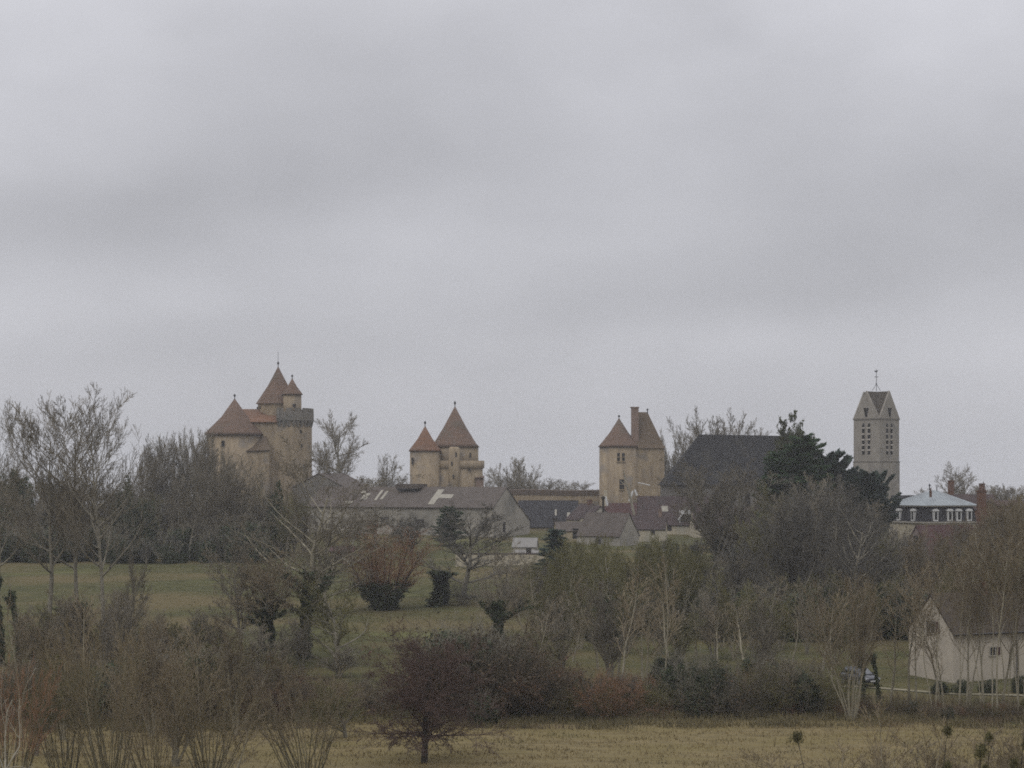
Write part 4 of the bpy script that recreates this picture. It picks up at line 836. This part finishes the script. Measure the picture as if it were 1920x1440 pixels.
# leafy bushes
for s in (81, 82, 83): make_bush('bush', 'ivy_bush', 5, 4, 5200, .10, IVY, s)
for s in (84, 85): make_bush('evergreen', 'evergreen_tree', 6, 8, 9500, .16, IVY, s, lumps=26)
make_bush('laurel', 'laurel_bush', 4, 3, 4200, .10, IVYG, 86)
K_round(87, B_GREY, B_GREY, 'yewtop', H=17, st=.6, ang=.75, name='evergreen_tree', leaves=(YELG, 5200, .22))
def K_bram(s, m, key='bramble'):
    rng = np.random.default_rng(s)
    o = grow(s, 3.3, .020, [lv(7, up=-.02, wan=.16, start=.12, taper=.7, shape=.3), lv(4, n=9, ang=.75, ratio=.42, up=.02, wan=.2, shape=.3), lv(3, n=5, ang=.8, ratio=.5, up=.0, wan=.2), lv(2, n=2, ang=.8, ratio=.5)], stems=46, spread=.75, base_r=1.3, rmin=.0085)
    root = empty('bramble_bush', (0, 0, 0)); S = [q for l in o for q in l]; V, Q = tubes(S, 3); link_mesh('stem', mesh_np('stem', V, Q), m, root)
    A = np.array(S); k = rng.integers(0, len(A), 1500); V, Q = leafquads(A[k, :3] + rng.normal(size=(1500, 3)) * .06, .05, rng); link_mesh('foliage', mesh_np('foliage', V, Q), HEDGE, root)
    root['h'] = float(np.percentile(A[:, 2], 98.5)); root['w'] = float(np.percentile(np.abs(A[:, 0]), 96)); PROTO.setdefault(key, []).append([root, False])
for s in (91, 92): K_bram(s, HEDGE)
K_bram(93, T_RED, 'brambler'); K_bram(94, T_GREY, 'bramblo'); K_bram(95, T_OLV, 'bramblo'); K_bram(96, T_BRN, 'bramblo')
make_conifer('cedar', 'cedar_tree', 20, 11, 74, 101, CEDAR, 'cedar', per=760, tip=.36); make_conifer('cedar', 'cedar_tree', 18, 11, 72, 104, CEDAR, 'cedar', per=700, tip=.36)
make_conifer('pine', 'pine_tree', 22, 8, 130, 102, PINE, 'fluffy', per=460, tip=.34)
make_conifer('fir', 'fir_tree', 12, 3.6, 90, 103, CEDAR, 'pine', per=150, tip=.26)

# ------------------------------------------------------------------ planting
gL = 'bare trees of the wood along the top of the meadow on the left'
# tall trees on the left
place('poplar', 88, 192, 748, 'tall bare tree with straight trunk, leftmost of three high crowns on the left', width=150, variant=0, group='tall bare trees on the left')
place('poplar', 140, 194, 732, 'tallest bare tree on the left, the middle one of three tall crowns', width=150, variant=1, group='tall bare trees on the left')
place('poplar', 195, 190, 748, 'spreading tall bare tree, nearest the keep of the three tall crowns', width=170, variant=2, group='tall bare trees on the left')
place('poplar', 0, 200, 745, 'tall bare tree cut by the left edge of the view', width=90, variant=1, group='tall bare trees on the left')
place('poplar', -60, 215, 770, 'tall bare tree just beyond the left edge of the view', width=120, variant=0, group='tall bare trees on the left')
fill(['up', 'round', 'upb', 'roundb'], -120, 250, 312, 352, 20, [(-120, 865), (0, 885), (60, 880), (120, 895), (250, 895)], 'grey bare tree in the tangled wood along the top of the left meadow', group=gL, seed=3)
fill(['up', 'round', 'up'], 255, 400, 330, 372, 13, [(255, 850), (290, 820), (340, 812), (385, 800), (400, 850)], 'slender upright grey tree in the row just left of the keep', group='slender upright trees left of the keep', seed=4, width=48)
fill(['up', 'round', 'mossy', 'upb'], 240, 590, 306, 335, 17, [(240, 930), (370, 865), (400, 845), (435, 865), (460, 905), (520, 925), (590, 935)], 'grey bare tree in the wood in front of the keep', group='bare trees in the wood in front of the keep', seed=5)
for i_, (a_, b_, c_) in enumerate(((392, 318, 812), (412, 322, 838), (440, 316, 860))): place('up', a_, b_, c_, ['slim bare tree before the left edge of the round tower of the keep', 'slim bare tree before the round tower of the keep', 'bare tree before the lower wall of the keep'][i_], width=60)
fill(['upb', 'bush', 'upb', 'bush'], -60, 490, 301, 308, 34, [(-60, 985), (250, 990), (490, 985)], 'low dark bush along the upper edge of the left meadow', 'bush', 'dark bushes along the upper edge of the left meadow', seed=6, jit=30)
for i, (px, yd, tp, wd) in enumerate(((20, 322, 880, 90), (232, 315, 892, 56), (262, 310, 935, 84), (520, 312, 905, 60), (110, 326, 930, 80))):
    place('evergreen', px, yd, tp, ['dark evergreen tree at the far left in the wood', 'dark evergreen tree hiding the slate roofed house, the taller of two', 'broad dark evergreen tree beside the yellowish gabled house', 'small dark evergreen tree at the foot of the keep', 'dark evergreen tree behind the trunks of the three tall bare trees'][i], width=wd, group='dark evergreens in the wood')
# behind the castle, on the skyline
place('round', 632, 415, 776, 'bare tree with thick upward limbs just right of the keep', width=95, variant=0)
place('up', 600, 400, 830, 'thin bare tree against the right side of the keep', width=50)
place('up', 728, 470, 853, 'small bare tree on the skyline left of the twin towers', width=64)
fill(['round', 'up'], 668, 762, 480, 540, 5, [(668, 893), (762, 898)], 'faint low bare tree on the skyline left of the twin towers', group='faint low trees left of the twin towers', seed=7, jit=8, width=60)
place('dome', 965, 520, 861, 'round headed bare tree rising behind the curtain wall', width=94)
fill(['round', 'up'], 905, 1115, 520, 560, 9, [(905, 888), (940, 893), (1010, 896), (1115, 903)], 'faint bare treetop showing over the curtain wall', group='faint treetops over the curtain wall', seed=8, jit=6, width=50)
place('dome', 1345, 470, 776, 'large bare tree spreading behind the slate church roof', width=135)
place('round', 1395, 480, 790, 'bare tree behind the slate church roof near the green pine', width=90, variant=0)
place('dome', 1278, 465, 808, 'bare tree between the gate tower and the slate church roof', width=80, variant=1)
place('up', 1258, 455, 850, 'small bare tree at the right foot of the gate tower', width=40)
for px, tp, wd, lb in ((1782, 868, 70, 'open bare tree on the skyline behind the zinc roofed mansion'), (1812, 888, 50, 'smaller bare tree on the skyline right of the open bare tree'), (1846, 905, 50, 'fuzzy bare tree on the skyline behind the brick chimney stack'), (1885, 908, 30, 'tiny forked bare tree on the skyline near the right edge'), (1740, 915, 40, 'faint bare treetop behind the left slope of the zinc roof')):
    place('round', px, 430, tp, lb, width=wd)
fill(['round', 'up'], 1800, 1990, 400, 440, 9, [(1800, 905), (1990, 918)], 'faint brown bare treetop behind the red brick building', group='faint brown treetops behind the red brick building', seed=9, jit=6, width=60)
# conifers
place('pine', 1500, 312, 803, 'tall green conifer standing before the slate church roof', width=150)
place('pine', 1456, 318, 842, 'shorter green conifer left of the tall green one', width=90)
place('yewtop', 1462, 345, 782, 'pale green clumpy evergreen top rising over the church roof ridge', width=70)
place('cedar', 1560, 322, 842, 'huge dark cedar with upswept layered branches beside the green conifers', width=190)
place('cedar', 1630, 318, 880, 'lower dark cedar whose branch tips reach across the foot of the bell tower', width=175)
place('pine', 843, 346, 945, 'small green conifer in front of the long barn wall', width=62)
place('fir', 1042, 272, 986, 'dark conifer with two tips in front of the village houses', width=76)
place('fir', 1365, 330, 985, 'dark conifer at the foot of the fan shaped tree', width=90)
place('evergreen', 1400, 300, 985, 'broad blue green evergreen under the green conifer', width=130)
# middle meadow
place('bigivy', 570, 190, 846, 'big bare tree with an ivy wrapped trunk standing alone in the meadow', width=235)
place('ivya', 492, 186, 1035, 'leaning ivy clad tree, left one of the forked pair in the meadow', width=130, rot=PI)
place('ivyb', 508, 186, 1045, 'upright ivy clad tree, right one of the forked pair in the meadow', width=90)
place('stub', 380, 184, 1140, 'short ivy covered trunk with a thin bare tip in the left meadow', 'tree', width=36, variant=0)
place('stub', 36, 185, 1075, 'slim ivy covered trunk near the left edge of the meadow', width=36, variant=1)
place('stub', 150, 186, 1100, 'crooked ivy covered trunk below the three tall trees', width=60, variant=0)
place('stub', 2, 184, 1040, 'thick dark ivy covered trunk at the very left edge', width=60, variant=1)
place('pollard', 720, 236, 985, 'russet twigged pollard tree with a broad dark ivy base in the meadow', width=142)
place('weeping', 868, 240, 1072, 'grey weeping tree drooping to the grass', width=90)
place('stub', 812, 239, 1050, 'ivy wrapped trunk leaning beside the weeping tree, left of two', variant=0, width=60); place('stub', 834, 241, 1058, 'ivy wrapped trunk under the weeping tree, right of two', variant=1, width=60)
fill(['up', 'bramblo', 'mossy'], 930, 1010, 268, 290, 6, [(930, 1055), (1010, 1065)], 'loose bush below the garden wall', 'bush', 'loose bushes below the garden wall', seed=41, jit=12)
place('roundb', 872, 246, 946, 'wide grey bare tree in front of the long barn', width=200)
place('round', 705, 335, 945, 'grey bare tree behind the russet pollard', width=120)
place('round', 660, 330, 960, 'pale bare tree left of the russet pollard against the barn', width=90)
place('upb', 770, 320, 965, 'grey bare bush against the middle of the barn wall', width=70)
place('ivyc', 917, 181, 1018, 'tall trunk thick with dark ivy in the hedge, left of two')
place('ivyc', 942, 186, 1060, 'tall trunk thick with dark ivy in the hedge, right of two')
fill(['bush', 'upb'], 865, 935, 168, 176, 6, [(865, 1200), (935, 1185)], 'dark ivy bush crowding the foot of the tall ivy trunks', 'bush', 'ivy bushes at the foot of the tall ivy trunks', seed=10, width=80)
fill(['up', 'upb'], 930, 1040, 225, 262, 10, [(930, 1090), (980, 1090), (1040, 1040)], 'grey bare bush between the ivy trunks and the olive trees', 'bush', 'grey bushes beside the olive toned trees', seed=11)
fill(['mossy', 'upmoss', 'mossy', 'upmoss'], 1000, 1320, 206, 262, 30, [(1000, 1060), (1060, 1010), (1120, 1010), (1180, 1035), (1240, 1005), (1320, 1030)], 'mossy olive twigged tree in the grove below the village', group='mossy olive trees in the grove below the village', seed=12)
fill(['bush', 'evergreen', 'bush'], 1010, 1330, 207, 216, 15, [(1010, 1130), (1100, 1110), (1210, 1120), (1330, 1100)], 'dark undergrowth bush at the foot of the olive grove', 'bush', 'dark bushes at the foot of the olive grove', seed=13, jit=30)
fill(['mossy', 'up', 'bush', 'round'], 1180, 1345, 300, 342, 14, [(1180, 1014), (1345, 1004)], 'small garden tree between the olive grove and the village houses', group='garden trees below the village houses', seed=33, jit=14)
place('fan', 1348, 300, 866, 'tall fan shaped bare tree with many upright limbs, in front of the slate church roof', width=165)
# right wood
fill(['up', 'roundb', 'round', 'upb', 'mossy'], 1320, 1730, 209, 292, 46, [(1320, 1045), (1400, 1010), (1450, 955), (1495, 898), (1560, 905), (1620, 955), (1690, 1000), (1730, 1030)], 'grey bare tree in the dense wood below the cedar', group='bare trees in the dense wood below the cedar', seed=14, jit=50)
fill(['bush', 'upb', 'evergreen', 'upb'], 1320, 1735, 206, 213, 24, [(1320, 1110), (1735, 1090)], 'dark bush at the foot of the wood below the cedar', 'bush', 'dark bushes at the foot of the wood below the cedar', seed=15, jit=40)
fill(['upmoss'], 1480, 1690, 203, 212, 8, [(1480, 1075), (1690, 1085)], 'ochre twigged bare tree at the front of the wood below the cedar', group='ochre twigged trees at the front of the wood', seed=16)
fill(['upbrown', 'uporg', 'upbrown', 'up'], 1700, 2000, 215, 285, 40, [(1700, 1010), (1760, 1000), (1830, 970), (1870, 945), (2000, 935)], 'brown twigged bare tree in the thicket above the white walled house', group='brown bare trees in the thicket above the white walled house', seed=17, jit=45)
fill(['upbrown', 'upmoss'], 1780, 2000, 186, 205, 14, [(1735, 1050), (2000, 1020)], 'pale stemmed bare tree close behind the white walled house', group='pale stemmed trees behind the white walled house', seed=18, jit=40)
# thin trees in and before the hedge
place('stems', 1598, 148, 1075, 'clump of pale slender stems fanning out of the far edge of the hay field', 'tree', width=150)
for i, (px, yd, tp, lb) in enumerate(((1015, 157, 1090, 'pale slender sapling in the hedge right of the dark ivy bushes'), (1000, 156, 1120, 'shorter pale sapling leaning by the dark ivy bushes'), (1246, 158, 1040, 'tall pale sapling in the hedge by the dark bush mound'), (1168, 160, 1060, 'pale thin sapling before the middle of the olive grove'), (1215, 159, 1110, 'thin sapling between the two tall saplings of the olive grove'), (1355, 200, 1120, 'thin tree with a pale scarred trunk on the grass before the wood'),
        (1668, 158, 1120, 'slanting pale sapling right of the parked car'), (1705, 160, 1080, 'pale sapling left of the gable of the white walled house'), (1720, 156, 1090, 'tall sapling before the gable of the white walled house'), (1768, 155, 1130, 'tall sapling crossing the gable window of the white walled house'), (1812, 155, 1060, 'sapling before the near corner of the white walled house'),
        (1846, 154, 990, 'tall sapling before the long wall of the white walled house'), (1878, 156, 1040, 'sapling before the wall between two taller saplings'), (1908, 154, 1000, 'tall sapling at the right edge before the white wall'), (1560, 160, 1110, 'sapling left of the clump of pale slender stems'))):
    place('sap', px, yd, tp, lb, width=RP.uniform(50, 80))
fill(['sapt', 'sap'], 1735, 1800, 153, 160, 3, [(1735, 1060), (1800, 1010)], 'slender tree crossing the gable of the white walled house', group='slender trees crossing the gable of the white walled house', seed=42, jit=50, width=75)
fill(['sap', 'upbrown', 'sap'], 40, 470, 130, 146, 8, [(40, 1120), (470, 1150)], 'thin upright shrub rising behind the coppiced shrubs on the left', 'bush', 'thin shrubs behind the coppiced shrubs on the left', seed=43, jit=60, width=75)
place('stub', 1619, 160, 1200, 'thin ivy wrapped post like trunk in front of the parked car', width=20, variant=0)
place('stub', 1648, 161, 1205, 'ivy wrapped trunk just right of the parked car', width=30, variant=1)
fill(['sapt'], 1800, 1990, 150, 160, 7, [(1800, 1000), (1990, 955)], 'thin brown tree veiling the white walled house', group='thin brown trees veiling the white walled house', seed=19, jit=60, width=90)
place('round', 452, 188, 1010, 'bare tree with low spreading branches left of the forked ivy pair', width=120)
place('mossy', 632, 184, 1085, 'small bare tree with arching twigs right of the big ivy wrapped tree', width=130)
place('round', 610, 230, 960, 'bare tree behind the crown of the big ivy wrapped tree', width=110)
place('round', 240, 187, 1040, 'bare tree leaning in the left meadow right of the three tall trees', width=90)
fill(['upbrown', 'upmoss', 'up'], 60, 440, 168, 186, 14, [(60, 1110), (440, 1150)], 'brown twiggy shrub veiling the left meadow', 'bush', 'brown shrubs veiling the left meadow', seed=34, jit=60, width=75)
fill(['up'], 0, 700, 172, 188, 10, [(0, 1110), (200, 1080), (420, 1150), (700, 1190)], 'thin bare shrub at the lower edge of the left meadow', 'bush', 'thin shrubs at the lower edge of the left meadow', seed=20, jit=50, width=70)
# the hedge between hay field and meadow
fill(['bush', 'up', 'bramblo', 'coppiceb', 'bramblo', 'upbrown'], -60, 470, 152, 168, 30, [(-60, 1235), (200, 1215), (470, 1225)], 'dark tangled bush in the hedge on the left', 'bush', 'tangled bushes of the left hedge', seed=21, jit=40)
fill(['bramble', 'up', 'bramblo', 'bramblo', 'up'], 460, 720, 150, 162, 20, [(460, 1240), (600, 1268), (720, 1262)], 'brown bush in the low hedge behind the hay field', 'bush', 'brown bushes of the low hedge', seed=22, jit=25)
fill(['bush', 'bush', 'bramble', 'bush'], 850, 1030, 151, 166, 22, [(850, 1175), (940, 1215), (1030, 1250)], 'dark ivy bush in the hedge between the purple round tree and the saplings', 'bush', 'dark ivy bushes of the middle hedge', seed=23, jit=20)
fill(['bramblo', 'upb', 'bramble', 'up', 'brambler', 'bramblo', 'bush'], 1020, 1240, 150, 161, 22, [(1020, 1265), (1240, 1270)], 'brown bramble in the hedge before the olive grove', 'bush', 'brown brambles before the olive grove', seed=24, jit=18)
fill(['bush', 'evergreen', 'bush'], 1240, 1350, 150, 161, 11, [(1240, 1215), (1290, 1240), (1350, 1240)], 'dark leafy bush in the mound by the tall pale sapling', 'bush', 'dark leafy bushes of the mound', seed=25, jit=25, width=85)
fill(['sap', 'upmoss', 'sap', 'up'], 960, 1580, 166, 200, 26, [(960, 1130), (1200, 1080), (1580, 1090)], 'thin bare tree on the grass strip before the dark wood', group='thin bare trees on the grass strip before the dark wood', seed=35, jit=60, width=75)
place('brambler', 1385, 158, 1262, 'rust coloured bramble in the hedge', 'bush', width=90)
fill(['up', 'bramblo', 'upb', 'bush', 'upmoss'], 1340, 1570, 150, 162, 26, [(1340, 1255), (1450, 1235), (1520, 1250), (1570, 1290)], 'grey tangled bush in the hedge left of the pale slender stems', 'bush', 'tangled bushes left of the pale slender stems', seed=26, jit=25)
fill(['bramblo', 'brambler', 'bush', 'bramble'], 1570, 1960, 150, 156, 28, [(1570, 1308), (1960, 1325)], 'low brown bramble between the path and the hay field', 'bush', 'low brambles between the path and the hay field', seed=27, jit=12)
fill(['bush'], 1755, 1960, 164, 166, 5, [(1755, 1268), (1960, 1270)], 'small round evergreen shrub against the white wall', 'bush', 'small evergreen shrubs against the white wall', seed=28, width=46)
# near shrubs at the bottom of the view
gN = 'coppiced shrubs in the near field'
place('coppicer', 22, 118, 1240, 'reddish brown coppiced shrub in the bottom left corner', 'bush', gN, width=150, tilt=.10)
place('coppice', 120, 123, 1180, 'leaning olive brown coppiced shrub beside the reddish corner shrub', 'bush', gN, width=130, tilt=-.16)
place('coppice', 205, 121, 1140, 'tallest brown coppiced shrub, in the left part of the near field', 'bush', gN, width=170, tilt=.08)
place('coppiceb', 285, 118, 1265, 'low brown coppiced shrub right of the tallest one in the near field', 'bush', gN, width=120, tilt=-.12)
place('upbrown', 330, 128, 1215, 'upright twiggy shrub behind the low brown coppiced one', 'bush', gN, width=90)
place('coppice', 395, 122, 1235, 'broad spreading brown coppiced shrub left of the fan shaped shrub', 'bush', gN, width=180, tilt=.14)
place('mossy', 68, 132, 1230, 'tangled small tree at the left of the near field', width=110)
place('coppiceb', 572, 124, 1240, 'fan shaped brown coppiced shrub on its own left of the round purple tree', 'bush', gN, width=190, tilt=.05)
place('mossy', 648, 140, 1275, 'low tangled bush between the fan shaped shrub and the round purple tree', 'bush', width=100)
place('ball', 795, 128, 1185, 'round dense purple brown tree on a short trunk in the near field', width=186)
place('bush', 905, 146, 1300, 'low dark shrub by the round purple tree', 'bush', width=80)
place('sap', 440, 112, 1330, 'small thin shrub between the orange coppice and the fan shaped shrub', 'bush', width=80)
# sapling tips close to the viewer at the bottom right
for px, yd, tp, lb in ((1752, 74, 1352, 'near sapling with dark leafy clumps, left of the biggest clump'), (1803, 72, 1388, 'near sapling with the biggest dark clump at the bottom edge'), (1856, 74, 1370, 'near sapling with olive brown clumps'), (1905, 76, 1300, 'near leafy sapling in the bottom right corner'), (1545, 86, 1375, 'near sapling with small brown clumps over the hay field')):
    place('clump', px, yd, tp, lb, width=80, group='near clumpy saplings at the bottom right')
place('sap', 1640, 80, 1300, 'near bare sapling rising over the hay field', width=90); place('sap', 1700, 82, 1330, 'near bare sapling left of the dark clumps', width=90)
fill(['coppice', 'sap', 'upbrown'], 1420, 1980, 84, 98, 14, [(1420, 1418), (1700, 1385), (1980, 1350)], 'near bare shrub tip poking up at the bottom edge', 'bush', 'near bare shrub tips along the bottom edge', seed=30, jit=20, width=120)
# pale dead branches lower left
o_ = grow(64, 6.3, .10, [lv(8, up=-.02, wan=.22, start=.2, taper=.8, shape=.2), lv(6, n=5, ang=.9, ratio=.6, up=-.01, wan=.22), lv(4, n=4, ang=.8, ratio=.5, wan=.2)], stems=2, spread=.5, rmin=.016)
DEADW = mat('dead_wood', (.34, .31, .24), (.24, .22, .17), 1.5)
make_tree('dead', o_, 2, DEADW, DEADW, 'dead_tree', seed=64)
place('dead', 8, 108, 1235, 'bleached dead tree with crooked pale branches at the left edge', width=170)
# a cut back tree, a post and pale boards beside the gate tower
o_ = grow(65, 6, .2, [lv(6, up=.02, wan=.08, start=.55, taper=.5), lv(4, n=4, ang=.6, ratio=.4, up=.1, wan=.08, taper=.5)], rmin=.06); make_tree('cut', o_, 2, B_GREY, B_GREY, 'cut_tree', seed=65)
place('cut', 1194, 372, 882, 'lopped bare tree with a few thick stubs in front of the gate tower', width=40)
pt = empty('post', at(1131, 360)); tag(pt, 'dark upright post in front of the gate tower foot', 'post'); z1 = zat(930, 360) - pt.location.z
b = MB(); b.lathe(0, 0, [(.28, -.5), (.22, z1 - .9), (.22, z1 - .6)], 8); b.build('shaft', B_DARK, pt); b = MB(); b.lathe(0, 0, [(.3, z1 - .6), (.42, z1 - .3), (.15, z1)], 8, smooth=False); b.build('cap', B_DARK, pt)
for (xa, ya, xb_, yb_, lb) in ((1180, 940, 1187, 921, 'pale plank leaning at the foot of the gate tower'), (1190, 918, 1194, 929, 'short pale board beside the lopped tree'), (1196, 905, 1219, 910, 'long pale rail sloping beside the lopped tree'), (1135, 931, 1139, 948, 'pale pipe upright beside the dark post')):
    Yp = 384; S_ = Yp / F; b = MB(); pz = lambda px, py: Vector(((px - 960) * S_, Yp, zat(py, Yp)))
    A0, B0 = pz(xa, ya), pz(xb_, yb_); o = MB(); o.bar(A0 - A0, B0 - A0, .22 if abs(xb_ - xa) < 10 else .09, n=6); oo = o.build('plank', WPAINT); oo.location = A0; tag(oo, lb, 'plank')

# ------------------------------------------------------------------ grass
rng = np.random.default_rng(5)
def grass(name, n, x0, x1, y0, y1, h, wd, m, label, seed):
    rng = np.random.default_rng(seed); x = rng.uniform(x0, x1, n); y = rng.uniform(y0, y1, n)
    keep = (np.sin(x * .9 + 2 * np.sin(y * .7)) + np.sin(y * 1.7 + x * .3) + rng.normal(0, 1.0, n)) > -.2; x, y = x[keep], y[keep]; n = len(x)
    z = gz(x, y); a = rng.uniform(0, PI, n); hh = h * rng.uniform(.4, 1.3, n); ww = wd * rng.uniform(.6, 1.4, n); lx, ly = rng.normal(0, .35, n) * hh, rng.normal(0, .35, n) * hh
    ca, sa = np.cos(a) * ww, np.sin(a) * ww
    V = np.stack([np.stack([x - ca, y - sa, z - .03], 1), np.stack([x + ca, y + sa, z - .03], 1), np.stack([x + lx + ca * .2, y + ly + sa * .2, z + hh], 1), np.stack([x + lx - ca * .2, y + ly - sa * .2, z + hh], 1)], 1).reshape(-1, 3)
    o = link_mesh(name, mesh_np(name, V, np.arange(4 * n).reshape(n, 4)), m); tag(o, label, 'grass', kind='stuff'); return o
grass('dry_grass', 42000, -42, 46, 118, 149, .16, .05, DRYG, 'short straw coloured grass covering the hay field', 1)
grass('meadow_grass', 30000, -62, 62, 160, 300, .14, .06, mat('meadow_blade', (.085, .088, .038), (.11, .10, .045), .25), 'short green grass of the sloping meadow', 2)
grass('field_margin', 26000, -46, 50, 144.5, 150.5, .50, .035, mat('margin_grass', (.17, .14, .07), (.11, .095, .05), .4, (.12, .085, .055)), 'rough tall grass and stalks along the far edge of the hay field', 3)
# fallen sticks and dead stalks through the hedge bottom
R = random.Random(9); sg = []
for i in range(5200):
    px = R.uniform(-60, 1980); yd = R.uniform(148.5, 160) if px < 1600 else R.uniform(148.5, 156); x, y, z = at(px, yd); hgt = R.uniform(.3, 1.6); sg.append((x, y, z - .05, .013, x + R.gauss(0, .4), y + R.gauss(0, .3), z + hgt, .009))
    sg.append((x, y, z + hgt * .5, .011, x + R.gauss(0, .5), y + R.gauss(0, .3), z + hgt * R.uniform(.6, 1.1), .008))
V, Q = tubes(sg, 3); uo = link_mesh('undergrowth', mesh_np('undergrowth', V, Q), HEDGE); tag(uo, 'brown dead stalks and brambles along the foot of the hedge', 'undergrowth', kind='stuff')
# prototypes that were not planted are dropped
for vs_ in PROTO.values():
    for rt, used in vs_:
        if not used:
            for ch in list(rt.children_recursive): bpy.data.objects.remove(ch, do_unlink=True)
            bpy.data.objects.remove(rt, do_unlink=True)
for o in list(bpy.data.objects):
    for k_ in ('h', 'w'):
        if k_ in o.keys(): del o[k_]

# ------------------------------------------------------------------ damp air
HAZE = 0.00022
bpy.context.view_layer.update()
b = MB(); b.box(-2500, 2500, -70, 2700, -52 + CZ - 1, CZ + 45); hz = b.build('haze', None)
hm = bpy.data.materials.new('haze'); hm.use_nodes = True; t = hm.node_tree
for n in list(t.nodes): t.nodes.remove(n)
ho = t.nodes.new('ShaderNodeOutputMaterial'); hv = t.nodes.new('ShaderNodeVolumePrincipled'); hv.inputs['Density'].default_value = HAZE; hv.inputs['Color'].default_value = (.93, .95, 1, 1); hv.inputs['Anisotropy'].default_value = .2
t.links.new(hv.outputs[0], ho.inputs['Volume']); hz.data.materials.append(hm); tag(hz, 'thin grey haze in the damp air over the valley', 'haze', kind='stuff')
